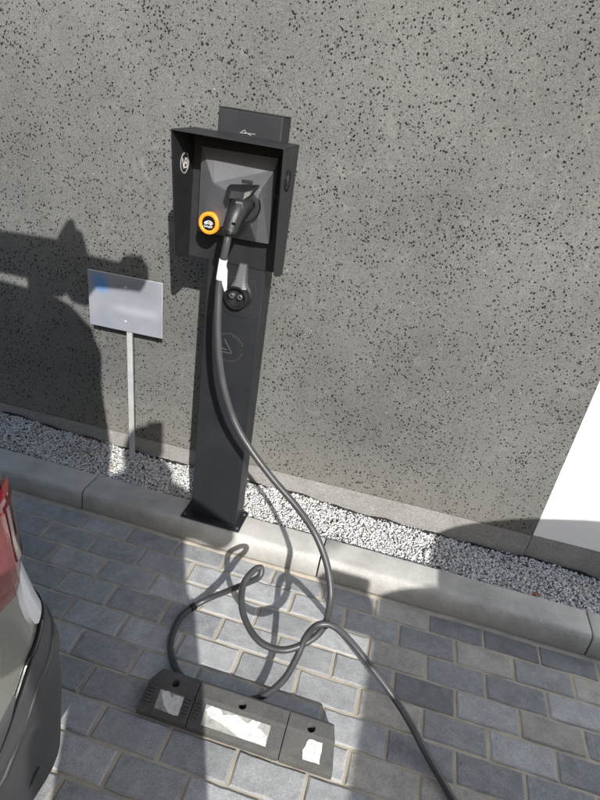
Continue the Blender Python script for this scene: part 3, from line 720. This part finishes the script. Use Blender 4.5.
# height of the sloping face at a given y
def zs(y):
    for (ya, za), (yb, zb) in zip(pw[1:-1], pw[2:]):
        if ya <= y <= yb: return za+(zb-za)*(y-ya)/(yb-ya)
    return 0.06
def face_patch(poly, lift, name, mat, parent):
    top = [(x, y, zs(y)+lift) for x, y in poly]; bot = [(x, y, zs(y)-0.002) for x, y in poly]
    return MB().loft([bot, top]).build(name, mat, parent)
ridge_me = {}
def ridge(x0, x1, y, par):
    key = round(x1-x0, 4)
    if key not in ridge_me:
        o = MB().obox((0, 0, 0), (1,0,0), key/2, (0,0.89,0.46), 0.0023, (0,-0.46,0.89), 0.0026).build('grip_ridge', M['rubber'], par, bevel=0.0008, seg=1); ridge_me[key] = o.data
    else: o = link('grip_ridge', ridge_me[key], par, 0.0008, 1)
    o.location = ((x0+x1)/2, y, zs(y)+0.0012)
for i in range(6):
    y = -0.696+i*0.0080
    ridge(0.268, 0.292, y, s1); ridge(0.383, 0.403, y, s1); ridge(0.414, 0.436, y, s2)
def patch_poly(pts, name, mat, parent, lift=0.0007, jit=0.0012, sub=5):
    out = []; r = random.Random(len(pts)+int(pts[0][0]*1000))
    for a, b in zip(pts, pts[1:]+pts[:1]):
        for i in range(sub):
            t = i/sub; out.append((a[0]+(b[0]-a[0])*t+r.uniform(-jit, jit), min(-0.6545, max(-0.7025, a[1]+(b[1]-a[1])*t+r.uniform(-jit, jit)))))
    return face_patch(out, lift, name, mat, parent)
patch_poly([(0.305, -0.6555), (0.378, -0.6555), (0.380, -0.700), (0.307, -0.700)], 'reflector_backing', M['filmgrey'], s1, 0.0004, 0.0)
patch_poly([(0.311, -0.656), (0.335, -0.6555), (0.345, -0.668), (0.349, -0.658), (0.379, -0.6575), (0.379, -0.701), (0.352, -0.7005), (0.330, -0.687), (0.318, -0.672)], 'torn_reflector', M['film'], s1)
patch_poly([(0.447, -0.6555), (0.640, -0.6555), (0.641, -0.702), (0.449, -0.702)], 'reflector_backing', M['filmgrey'], s2, 0.0004, 0.0)
patch_poly([(0.449, -0.668), (0.463, -0.656), (0.492, -0.6565), (0.500, -0.666), (0.540, -0.657), (0.575, -0.668), (0.588, -0.656), (0.612, -0.6565), (0.606, -0.668), (0.637, -0.680), (0.640, -0.7015), (0.560, -0.7010), (0.540, -0.694), (0.500, -0.684), (0.470, -0.682)], 'torn_reflector', M['film'], s2)
patch_poly([(0.752, -0.6565), (0.790, -0.6560), (0.794, -0.7005), (0.748, -0.7010), (0.741, -0.6850)], 'torn_reflector', M['film'], s3)
for xx, par in ((0.440, s2), (0.655, s2)):
    lathe((xx, -0.622, zs(-0.622)-0.0008), (1,0,0), (0,1,0.18), (0,-0.18,1), [(0.0085, 0), (0.0085, 0.0016), (0.0070, 0.0016), (0.0066, 0.0008)], 20).build('moulded_mark', M['rubber'], par)

# ------------------------------------------------------------------ dry leaves, grit
def leaf(x, y, z, s, rot, mat, label):
    mb = MB(); n = 9; rows = []
    for i in range(n+1):
        t = i/n; wd = math.sin(math.pi*min(1, t*0.96+0.03))**0.8*0.42*s*(1+0.15*math.sin(i*2.1))
        cx = (t-0.5)*2*s; zz = 0.25*s*math.sin(t*3.0+rot)
        rows.append([(cx, -wd, zz+0.32*wd), (cx, -wd*0.4, zz+0.05*wd), (cx, 0, zz), (cx, wd*0.45, zz+0.08*wd), (cx, wd, zz+0.5*wd)])
    mb.loft(rows, closed=False, cap=False)
    o = mb.build('dry_leaf', mat, None, smooth=True); o.location = (x, y, z); o.rotation_euler = (0.2, -0.15, rot)
    md = o.modifiers.new('solid', 'SOLIDIFY'); md.thickness = 0.0006
    tag(o, label, 'leaf', 'dry leaves on the gravel'); return o
leaf(-0.807, 0.330, gz(-0.807, 0.330)+0.008, 0.010, 0.60, M['leaf'], 'reddish dry leaf on the gravel below the shaded wall, farthest left')
leaf(-0.563, 0.356, gz(-0.563, 0.356)+0.008, 0.013, 0.10, M['leaf'], 'larger reddish brown dry leaf on the gravel left of the sign stake')
leaf(-0.949, 0.370, gz(-0.949, 0.370)+0.008, 0.010, 2.20, M['leaf'], 'small brown leaf scrap at the left end of the gravel')
leaf(-0.356, 0.213, gz(-0.356, 0.213)+0.008, 0.014, 1.30, M['leafpale'], 'pale straw coloured leaf by the kerb joint near the sign stake')
leaf(1.470, 0.161, gz(1.470, 0.161)+0.008, 0.018, 0.40, M['leaf'], 'brown crumpled leaf on the gravel at the far right kerb')
leaf(1.427, 0.215, gz(1.427, 0.215)+0.008, 0.012, 1.90, M['leafpale'], 'dull tan leaf just behind the brown crumpled leaf on the right gravel')

V0, F0, T0 = scatter(26, lambda: rng.uniform(-0.5, 1.5), lambda: rng.uniform(-0.9, -0.02), lambda x, y, s: s*0.35, 0.0015, 0.0042, 2.0, tone=lambda: rng.uniform(0.0, 0.12))
o = np_obj('dark_crumbs', V0, F0, T0, M['gravel']); o['kind'] = 'stuff'; o['label'] = 'small dark crumbs lying on the paving'
V, F, T = scatter(5000, lambda: rng.uniform(-0.9, 1.8), lambda: -abs(rng.normal(0, 0.48))-0.004, lambda x, y, s: s*0.3-0.0002, 0.0006, 0.0020, 3.0, tone=lambda: rng.uniform(0.1, 0.75))
o = np_obj('grit', V, F, T, M['gravel']); o['kind'] = 'stuff'; o['label'] = 'loose grit and sand grains scattered over the paving'

# ------------------------------------------------------------------ cars
def interp(tab, z):
    if z <= tab[0][0]: return tab[0][1:]
    for a, b in zip(tab[:-1], tab[1:]):
        if z <= b[0]:
            t = (z-a[0])/(b[0]-a[0]); t = t*t*(3-2*t) if False else t
            return tuple(x+(y-x)*t for x, y in zip(a[1:], b[1:]))
    return tab[-1][1:]
class CarShape:
    """plan outlines stacked in height. y=0 is the wall-side end, body runs to -length; x=0 centre."""
    def __init__(s, tab): s.tab = tab       # z, half width, wall-end y, far-end y, corner radius
    def rows(s, z):
        w_, yr, yf, rc_ = interp(s.tab, z); return w_, yr, yf, rc_
    def pt(s, u, z, off=0.0):
        # u: 0..1 wall end centre -> right side; 1..2 along right side to far end ; 2..3 far end to centre ; mirrored by caller
        w_, yr, yf, rc_ = s.rows(z); w_ += off; yr += off; yf -= off
        bow = 0.05
        if u < 0.6:
            t = u/0.6; x = t*(w_-rc_); return Vector((x, yr-bow*(x/w_)**2, z))
        if u < 1.0:
            a = R(90*(u-0.6)/0.4); b = bow*((w_-rc_)/w_)**2; cy = yr-b-rc_
            return Vector((w_-rc_+rc_*math.sin(a), cy+rc_*math.cos(a), z))
        yA = yr-bow*((w_-rc_)/w_)**2-rc_; yB = yf+0.10+rc_*1.2
        if u < 2.0: return Vector((w_, yA+(yB-yA)*(u-1.0), z))
        if u < 2.4:
            a = R(90*(u-2.0)/0.4); return Vector((w_-rc_*1.2+rc_*1.2*math.cos(a), yB-rc_*1.2*math.sin(a), z))
        t = (u-2.4)/0.6; x = (1-t)*(w_-rc_*1.2); return Vector((x, (yB-rc_*1.2)-(0.10)*t*(2-t), z))
    def us(s): return [0, .15, .3, .45, .6]+[.6+.4*i/10 for i in range(1, 11)]+[1+i/16 for i in range(1, 17)]+[2+.4*i/8 for i in range(1, 9)]+[2.4+.6*i/4 for i in range(1, 5)]
    def ring(s, z, off=0.0):
        us = s.us()
        rt_ = [s.pt(u, z, off) for u in us]; lf = [Vector((-p.x, p.y, p.z)) for p in rt_[1:-1]][::-1]
        return rt_+lf
    def patch(s, poly_u, side=1, off=0.004, th=0.006, nu=14):
        """poly_u: list of (z, u0, u1) rows -> curved patch with thickness"""
        outer, inner = [], []
        for z, u0, u1 in poly_u:
            outer.append([s.pt(u0+(u1-u0)*i/nu, z, off) for i in range(nu+1)])
            inner.append([s.pt(u0+(u1-u0)*i/nu, z, off-th) for i in range(nu+1)])
        if side < 0:
            for L_ in outer+inner:
                for p in L_: p.x = -p.x
        mb = MB(); n = nu+1; rws = len(outer)
        vs = [p for r in outer for p in r]+[p for r in inner for p in r]; o_ = n*rws; fs = []
        for i in range(rws-1):
            for j in range(nu):
                a = i*n+j; fs.append((a, a+1, a+1+n, a+n)); fs.append((o_+a, o_+a+n, o_+a+1+n, o_+a+1))
        for i in range(rws-1):
            a = i*n; fs.append((a, a+n, o_+a+n, o_+a)); a = i*n+nu; fs.append((a, o_+a, o_+a+n, a+n))
        for j in range(nu):
            a = j; fs.append((a, o_+a, o_+a+1, a+1)); a = (rws-1)*n+j; fs.append((a, a+1, o_+a+1, o_+a))
        return mb.add(vs, fs)

def wheel(parent, x, y, r, wd, side):
    wv = empty('wheel', (x, y, r)); wv.parent = parent
    c = Vector((0, 0, 0))
    lathe(c, (0,1,0), (0,0,1), (side,0,0), [(r*.62, -wd/2), (r*.93, -wd/2), (r, -wd/2+.02), (r, wd/2-.02), (r*.93, wd/2), (r*.66, wd/2+.004), (r*.63, wd/2-.03)], 40).build('tyre', M['tyre'], None, smooth=True).parent = wv
    mb = lathe(c, (0,1,0), (0,0,1), (side,0,0), [(r*.64, wd/2-.012), (r*.60, wd/2-.006), (r*.57, wd/2-.03), (0.04, wd/2-.035)], 40)
    for q in range(7):
        a = 2*math.pi*q/7; dr = Vector((0, math.cos(a), math.sin(a)))
        mb.obox(dr*r*.32+Vector((side*(wd/2-.018), 0, 0)), dr, r*.29, (side,0,0), .012, dr.cross(Vector((side,0,0))), .022)
    mb.build('rim', M['rim'], None).parent = wv
    for o_ in wv.children: o_.location = (0, 0, 0)
    return wv

def make_car(name, tab, loc, rot, paint, label, beltz, roofz, wheels, lamps='rear', sides=(1, -1), cab=None):
    car = empty(name, loc); car.rotation_euler = (0, 0, rot); tag(car, label, 'car')
    S = CarShape(tab)
    def put(o): o.parent = car; o.location = (0, 0, 0); return o
    zt = [r[0] for r in tab]
    def levels(a, b, st_=0.05):
        n = max(2, int((b-a)/st_)); return [a+(b-a)*i/n for i in range(n+1)]
    bz = 0.42
    o = MB().loft([S.ring(z, 0) for z in levels(bz, zt[-1], 0.025)]).build('body', M[paint], None, smooth=True); put(smooth_angle(o, 50)); 
    S0 = S
    if cab:
        S = CarShape(cab)
        o = MB().loft([S.ring(cab[0][0]+(cab[-1][0]-cab[0][0])*i/24) for i in range(25)]).build('cabin', M[paint], None, smooth=True); put(smooth_angle(o, 50))
    Sg, S = S, S0
    # bumper: dark lower skirt, slightly proud, with its own moulded crease and lip
    us, _n = S.us(), None
    def ztop(u):
        return 0.69 if u < 0.88 else 0.69-0.03*(u-0.88)/0.12 if u < 1 else max(0.55, 0.66-0.11*(u-1)/0.03) if u < 2 else 0.62
    zr = []
    for kk in range(31):
        t = kk/30; rr_ = []
        for u in us:
            zz = zt[0]+(ztop(u)-zt[0])*t; off = 0.007+0.004*math.exp(-((t-0.80)/0.03)**2)-(0.016 if kk == 30 else 0.003 if kk == 29 else 0)
            rr_.append(S.pt(u, zz, off))
        zr.append(rr_+[Vector((-p.x, p.y, p.z)) for p in rr_[1:-1]][::-1])
    o = MB().loft(zr).build('bumper', M['bumper'], None, smooth=True); put(smooth_angle(o, 50))
    # dark seam where bumper meets body, a moulded crease and a drain slot
    for sg_ in (1, -1):
        for nm_, mt_, ff, h_, o_ in (('bumper_seam', 'blackgloss', lambda u: ztop(u)+0.004, 0.0055, 0.0065), ('bumper_crease', 'bumper', lambda u: ztop(u)-0.062, 0.006, 0.0105)):
            rr_ = []
            for i in range(220):
                u = 0.3+0.85*i/219; z_ = ff(u); q_ = [S.pt(u, z_-h_, o_-.006), S.pt(u, z_-h_*.5, o_), S.pt(u, z_+h_*.5, o_), S.pt(u, z_+h_, o_-.006)]
                rr_.append([Vector((p.x*sg_, p.y, p.z)) for p in q_])
            put(MB().loft(rr_).build(nm_, M[mt_], None, smooth=True))
        put(S.patch([(0.335, 1.012, 1.014), (0.36, 1.006, 1.010)], sg_, 0.009, .004, 3).build('drain_slot', M['black'], None))
    for side in sides:
        sg_ = 1 if side > 0 else -1
        # side windows and pillars
        for (ua, ub) in ((1.03, 1.24), (1.26, 1.52), (1.54, 1.74)):
            put(Sg.patch([(beltz+.03, ua, ub), (beltz+.2, ua+.004, ub-.01), (roofz-.13, ua+.02, ub-.04)], sg_, 0.003).build('side_window', M['glass'], None, smooth=False))
        # door seams
        put(S.patch([(0.62, 1.252, 1.2535), (beltz, 1.252, 1.2535)], sg_, 0.0015, .003, 2).build('door_gap', M['blackgloss'], None))
        put(S.patch([(0.62, 1.53, 1.5315), (beltz, 1.53, 1.5315)], sg_, 0.0015, .003, 2).build('door_gap', M['blackgloss'], None))
        put(S.patch([(0.86, 1.47, 1.51), (0.89, 1.47, 1.51)], sg_, 0.03, .03, 4).build('door_handle', M['bumper'], None))
        mw = max(r[1] for r in tab)
        mr = MB().obox((sg_*(mw+0.155), -interp_mirror[name], 1.075), (1,0,0), 0.085, (0,1,0), 0.05, (0,0,1), 0.078)
        mr.obox((sg_*(mw+0.01), -interp_mirror[name], 1.02), (1,0,0), 0.075, (0,1,0), 0.02, (0,0,1), 0.02)
        o = mr.build('door_mirror', M['bumper'], None, bevel=0.035, seg=5); put(o)
    # end glass and grille
    for (e, uu) in (('rear_window', (0.0, 0.58)), ('windscreen', (2.5, 2.99))):
        for sg_ in (1, -1):
            put(Sg.patch([(beltz+.06, *uu), (roofz-.12, *uu)], sg_, 0.003).build(e, M['glass'], None))
    for sg_ in (1, -1):
        put(S.patch([(0.70, 2.05, 2.30), (0.86, 2.02, 2.30)], sg_, 0.004).build('headlight', M['chrome'], None))
    for (x, y) in wheels:
        for sg_ in (1, -1):
            o = lathe((sg_*(x-.16), y, 0.33), (0,1,0), (0,0,1), (sg_,0,0), [(0.37, 0), (0.37, 0.268)], 40).build('wheel_arch', M['blackgloss'], None); put(o)
            wh = wheel(car, sg_*(x+.012), y, 0.315, 0.2, sg_)
    return car, S, put
interp_mirror = {'parked_van': 3.55, 'parked_car': 0.885}
#        z     half-w  wall-y  far-y  radius
VAN = [(0.17, 0.815, 0.035, -4.30, 0.16), (0.24, 0.845, 0.024, -4.36, 0.16), (0.36, 0.862, 0.010, -4.38, 0.16), (0.47, 0.872, 0.008, -4.38, 0.16), (0.58, 0.870, 0.000, -4.36, 0.15), (0.68, 0.862, -0.020, -4.33, 0.14), (0.70, 0.861, -0.035, -4.32, 0.12),
       (0.74, 0.858, -0.056, -4.28, 0.10), (0.85, 0.856, -0.084, -4.20, 0.10), (0.92, 0.854, -0.094, -4.10, 0.10), (1.00, 0.850, -0.096, -3.95, 0.10), (1.10, 0.842, -0.086, -3.60, 0.11), (1.30, 0.825, -0.095, -3.35, 0.12), (1.50, 0.835, -0.110, -3.02, 0.12),
       (1.62, 0.79, -0.125, -2.85, 0.13), (1.69, 0.74, -0.140, -2.7, 0.15), (1.722, 0.68, -0.16, -2.5, 0.2), (1.728, 0.40, -0.45, -2.2, 0.2)]
VX, VY = -0.627, -0.884
van, S, put = make_car('parked_van', VAN, (VX, VY, 0), 0, 'paint', 'beige grey van parked at the left edge with its rear corner showing', 1.03, 1.66, [(0.80, -0.78), (0.80, -3.45)])
# rear corner details (right side, nearest the camera)
lampo = put(S.patch([(0.838, 0.985, 1.012), (0.852, 0.95, 1.018), (0.875, 0.90, 1.02), (0.92, 0.78, 1.022), (0.98, 0.72, 1.022), (1.010, 0.74, 1.020), (1.018, 0.78, 1.016)], 1, 0.012, 0.016).build('tail_lamp', [M['lamp']], None, smooth=False)); smooth_angle(lampo, 40)
def sub_(o, par): o.parent = par; o.location = (0, 0, 0); return o
sub_(S.patch([(0.895, 0.86, 0.93), (0.93, 0.79, 0.93), (0.97, 0.76, 0.93), (1.003, 0.77, 0.93)], 1, 0.0145, 0.006).build('dark_lens', M['lampdark'], None), lampo)
sub_(S.patch([(0.865, 0.96, 1.016), (0.90, 0.945, 1.018), (1.0, 0.945, 1.018)], 1, 0.0145, 0.006).build('clear_lens', M['lampclear'], None), lampo)
lo2 = put(S.patch([(0.838, 0.985, 1.012), (0.852, 0.95, 1.018), (0.875, 0.90, 1.02), (0.92, 0.78, 1.022), (0.98, 0.72, 1.022), (1.010, 0.74, 1.020), (1.018, 0.78, 1.016)], -1, 0.012, 0.016).build('tail_lamp', M['lamp'], None)); smooth_angle(lo2, 40)
wp = put(S.patch([(0.712, 0.80, 0.915), (0.722, 0.79, 0.935), (0.75, 0.78, 0.945), (0.79, 0.78, 0.935), (0.83, 0.78, 0.905), (0.855, 0.79, 0.87), (0.866, 0.81, 0.84)], 1, 0.006, 0.014).build('white_corner_patch', M['whitepatch'], None, smooth=False)); smooth_angle(wp, 40)  # smooth white patch standing slightly proud of the rear corner
put(S.patch([(1.035, 0.72, 0.99), (1.06, 0.70, 1.0), (1.60, 0.70, 1.0)], 1, 0.006, 0.008).build('pillar_trim', M['paint'], None))
# unseen made-up load above the van roof, added to shape the wall shadow
rb = empty('roof_shadow_load', (-0.25, -1.03, 1.74)); tag(rb, 'made-up grey roll across the van roof, added to cast a shadow on the wall', 'shadow_caster')
tops = [(-1.2, 1.889), (-0.289, 1.899), (-0.191, 1.906), (-0.034, 1.912), (-0.021, 1.931), (0.005, 1.977), (0.022, 2.003), (0.042, 2.007), (0.051, 1.969), (0.082, 1.968), (0.091, 1.896), (0.102, 1.877), (0.233, 1.87), (0.256, 1.886), (0.264, 1.905), (0.332, 1.918), (0.345, 1.897), (0.355, 1.884)]  # top outline drawn to give the cast shadow its bumps
rg = []
for i in range(220):
    x = -1.2+1.555*i/219; zt_ = interp([(a_, b_) for a_, b_ in tops], x)[0]; zb_ = 1.736+(0.03*max(0, x-0.1)/0.3)-0.065*math.exp(-((x-0.08)/0.07)**4); hz = (zt_-zb_)/2; zc = (zt_+zb_)/2
    r_y = 0.045+0.004*math.sin(i*1.7)
    rg.append([(x, -1.03+r_y*math.copysign(abs(math.cos(a_))**0.7, math.cos(a_)), zc+hz*math.copysign(abs(math.sin(a_))**0.7, math.sin(a_))) for a_ in [2*math.pi*q/18 for q in range(18)]])
MB().loft(rg).build('shadow_roll', M['jeans'], rb, smooth=True)
for xx in (-0.08, -0.75):
    MB().box(xx-0.085, xx+0.085, -1.065, -0.99, 1.70, 1.746).build('shadow_chock', M['bumper'], rb, bevel=0.006)  # added blocks closing part of the lit gap below the load
for xx in (-0.6, 0.0): lathe((xx, -1.03, 1.815), (0,1,0), (0,0,1), (1,0,0), [(.078, 0), (.080, .002), (.080, .028), (.078, .03)], 20).build('strap', M['black'], rb)  # bands round the added shadow-casting roll
CARB = [(0.17, 0.80, -0.10, -4.10, 0.22), (0.30, 0.855, -0.03, -4.18, 0.22), (0.45, 0.875, 0.0, -4.2, 0.22), (0.62, 0.88, -0.01, -4.2, 0.24), (0.80, 0.875, -0.02, -4.15, 0.26), (0.92, 0.865, -0.04, -4.1, 0.26),
        (1.00, 0.84, -0.07, -4.05, 0.26), (1.08, 0.76, -0.09, -4.0, 0.24), (1.15, 0.62, -0.11, -3.95, 0.2), (1.21, 0.44, -0.13, -3.9, 0.2), (1.25, 0.26, -0.16, -3.85, 0.1), (1.262, 0.12, -0.2, -3.8, 0.05)]
CABT = [(0.95, 0.82, -0.62, -4.02, 0.2), (1.10, 0.79, -0.72, -3.95, 0.2), (1.30, 0.72, -0.95, -3.85, 0.2), (1.46, 0.65, -1.20, -3.65, 0.2), (1.52, 0.57, -1.40, -3.45, 0.2), (1.54, 0.4, -1.65, -3.2, 0.2)]
car2, S2, put2 = make_car('parked_car', CARB, (2.57, -0.80, 0), 0, 'paintdark', 'dark blue car parked on the right with its nose to the wall', 1.10, 1.50, [(0.80, -0.80), (0.80, -3.4)], cab=CABT)

# ------------------------------------------------------------------ photographer
pr_ = empty('person', (0.85, -1.98, 0)); tag(pr_, 'person in navy jacket and grey trousers standing and holding up a phone', 'person')
def skin_mesh(name, verts, edges, radii, root, mat, parent, lvl=2):
    me = bpy.data.meshes.new(name); me.from_pydata(verts, edges, []); o = bpy.data.objects.new(name, me); COL.objects.link(o)
    sk = o.modifiers.new('skin', 'SKIN'); sk.use_smooth_shade = True
    for i, r_ in enumerate(radii): 
        me.skin_vertices[0].data[i].radius = r_ if isinstance(r_, tuple) else (r_, r_); me.skin_vertices[0].data[i].use_root = (i == root)
    sb = o.modifiers.new('sub', 'SUBSURF'); sb.levels = lvl; sb.render_levels = lvl
    bpy.context.view_layer.update()
    m2 = bpy.data.meshes.new_from_object(o.evaluated_get(bpy.context.evaluated_depsgraph_get())); bpy.data.objects.remove(o)
    m2.name = name; m2.materials.clear(); m2.materials.append(mat)
    m2.polygons.foreach_set('use_smooth', [True]*len(m2.polygons))
    o = bpy.data.objects.new(name, m2); COL.objects.link(o); o.parent = parent; return o
# local frame: +y towards the wall; one continuous body from feet to wrists, neck and head
B_ = [(0,0,.98),(0,0.0,1.12),(-.01,.0,1.30),(-.02,.01,1.42),(-.05,.03,1.49),            # 0-4 pelvis..neck base
      (-.10,0,.92),(-.105,.01,.52),(-.115,-.01,.10),(-.12,.13,.035),               # 5-8 left leg
      (.095,0,.92),(.10,.01,.52),(.115,-.01,.10),(.12,.13,.035),                   # 9-12 right
      (-.18,.01,1.41),(-.27,.10,1.22),(-.195,.255,1.33),                          # 13-15 left arm
      (.17,.01,1.42),(.345,.02,1.345),(-.03,.245,1.33),                             # 16-18 right arm
      (-.065,.045,1.55)]
E2 = [(0,1),(1,2),(2,3),(3,4),(0,5),(5,6),(6,7),(7,8),(0,9),(9,10),(10,11),(11,12),(3,13),(13,14),(14,15),(3,16),(16,17),(17,18),(4,19)]
rd = [(.175,.125),(.175,.12),(.18,.125),(.15,.105),(.066,.066),(.105,.10),(.080,.080),(.052,.052),(.04,.035),(.105,.10),(.080,.080),(.052,.052),(.04,.035),
      (.075,.075),(.060,.060),(.040,.040),(.075,.075),(.060,.060),(.040,.040),(.056,.056)]
body = skin_mesh('body', B_, E2, rd, 0, M['jacket'], pr_)
body.data.materials.append(M['jeans']); body.data.materials.append(M['shoe']); body.data.materials.append(M['skin'])
for p in body.data.polygons:
    z = p.center.z
    if z < 0.075: p.material_index = 2
    elif z < 0.93: p.material_index = 1
    elif z > 1.525: p.material_index = 3
rg = []
for z_, a_, b_ in ((1.08, .185, .135), (0.95, .195, .145), (0.80, .198, .150), (0.62, .200, .155), (0.50, .203, .160)):
    rg.append([(a_*math.cos(q)*(1+.02*math.sin(5*q)), b_*math.sin(q)*(1+.03*math.sin(7*q+1)), z_) for q in [2*math.pi*i/40 for i in range(40)]])
co_ = MB().loft(rg, cap=False).build('coat_skirt', M['jacket'], None, smooth=True); co_.parent = pr_
co_.modifiers.new('solid', 'SOLIDIFY').thickness = 0.004
# head with face
hm = bpy.data.meshes.new('head'); bm = bmesh.new(); bmesh.ops.create_uvsphere(bm, u_segments=28, v_segments=20, radius=1)
for v_ in bm.verts:
    x, y, z = v_.co; sx = .075*(1-.18*max(0, -z)); sy = .095*(1-.10*max(0, -z)); p = Vector((x*sx, y*sy, z*.115))
    if y > 0.5:
        p.y += 0.016*math.exp(-((p.x)/.011)**2-((p.z+.012)/.022)**2)      # nose
        for s_ in (-1, 1): p.y -= 0.007*math.exp(-((p.x-s_*.03)/.014)**2-((p.z-.012)/.012)**2)  # eye sockets
        p.y += 0.004*math.exp(-((p.x)/.022)**2-((p.z+.052)/.008)**2)
    v_.co = p+Vector((-.065, .06, 1.605))
bm.to_mesh(hm); bm.free(); hm.materials.append(M['skin']); hm.polygons.foreach_set('use_smooth', [True]*len(hm.polygons))
ho_ = bpy.data.objects.new('head', hm); COL.objects.link(ho_); ho_.parent = pr_
for s_ in (-1, 1):
    e = lathe((s_*.03-.065, .146, 1.617), (1,0,0), (0,0,1), (0,1,0), [(.012, -.012), (.010, -.002), (.005, .002)], 14).build('eye', M['white'], ho_, smooth=True)
    e = lathe((s_*.078-.065, .055, 1.605), (0,1,0), (0,0,1), (s_,0,0), [(.016, -.01), (.022, .004), (.016, .008), (.010, .003)], 14).build('ear', M['skin'], ho_, smooth=True)
bm = bmesh.new(); bmesh.ops.create_uvsphere(bm, u_segments=24, v_segments=16, radius=1)
bmesh.ops.delete(bm, geom=[v_ for v_ in bm.verts if v_.co.z < (0.35 if v_.co.y > 0.3 else -0.55)], context='VERTS')
for v_ in bm.verts: v_.co = Vector((v_.co.x*.083-.065, v_.co.y*.103-.004+.06, v_.co.z*.124+1.607))
me = bpy.data.meshes.new('hair'); bm.to_mesh(me); bm.free(); me.materials.append(M['hair']); me.polygons.foreach_set('use_smooth', [True]*len(me.polygons))
hr = bpy.data.objects.new('hair', me); COL.objects.link(hr); hr.parent = pr_; md = hr.modifiers.new('solid', 'SOLIDIFY'); md.thickness = .006
def hand(side, wrist, palm_dir, fing_dir, curl_dir, thumb_dir):
    w0 = Vector(wrist); pd = Vector(palm_dir).normalized(); fd = Vector(fing_dir).normalized(); cd = Vector(curl_dir).normalized(); td = Vector(thumb_dir).normalized()
    across = td
    vs = [w0, w0+pd*.045, w0+pd*.085]; ed = [(0,1),(1,2)]; rr_ = [(.028,.02),(.036,.018),(.034,.016)]
    hnd = skin_mesh('hand', vs, ed, rr_, 0, M['skin'], pr_, 2)
    for q, (off, L_) in enumerate(((.027,.072),(.009,.080),(-.009,.074),(-.026,.058))):
        b0 = w0+pd*.070+across*off
        f1 = b0+fd*L_*.45; f2 = f1+(fd+cd).normalized()*L_*.32; f3 = f2+cd*L_*.25
        skin_mesh('finger', [b0, f1, f2, f3], [(0,1),(1,2),(2,3)], [.0095,.009,.008,.0065], 0, M['skin'], hnd, 1)
    b0 = w0+pd*.02+td*.022
    skin_mesh('thumb', [b0, b0+td*.025+pd*.022, b0+td*.030+pd*.052+cd*.01], [(0,1),(1,2)], [.012,.0105,.008], 0, M['skin'], hnd, 1)
hand(-1, (-.192,.262,1.335), (0.35,.25,.9), (.75,.35,.5), (.9,-.3,0), (0.1,-.9,.3))
hand(1, (-.034,.252,1.335), (-.20,.25,.9), (-.6,.35,.6), (-.9,-.3,0), (-0.1,-.9,.3))
# phone, held just behind the lens position, facing the charger
ph = empty('phone', (0.7375, -1.6365, 1.5862)); tag(ph, 'black smartphone held up in both hands by the person', 'phone')
fwd = _f; c0 = Vector((0.7375, -1.6365, 1.5862))-fwd*0.012-_up*0.068-_rt*0.024
MB().obox(c0, _rt, 0.037, _up, 0.078, fwd, 0.0042).build('phone_body', M['blackgloss'], ph, bevel=0.003)
MB().obox(c0-fwd*0.0046, _rt, 0.034, _up, 0.074, fwd, 0.0004).build('screen', M['glass'], ph)

bpy.context.view_layer.update()
bad = [o.name for o in scene.objects if o.type == 'MESH' and len(o.data.polygons) == 0]
print('objects', len(scene.objects), 'tris', sum(len(o.data.loop_triangles) or len(o.data.polygons)*2 for o in scene.objects if o.type == 'MESH'), 'empty', bad[:5])
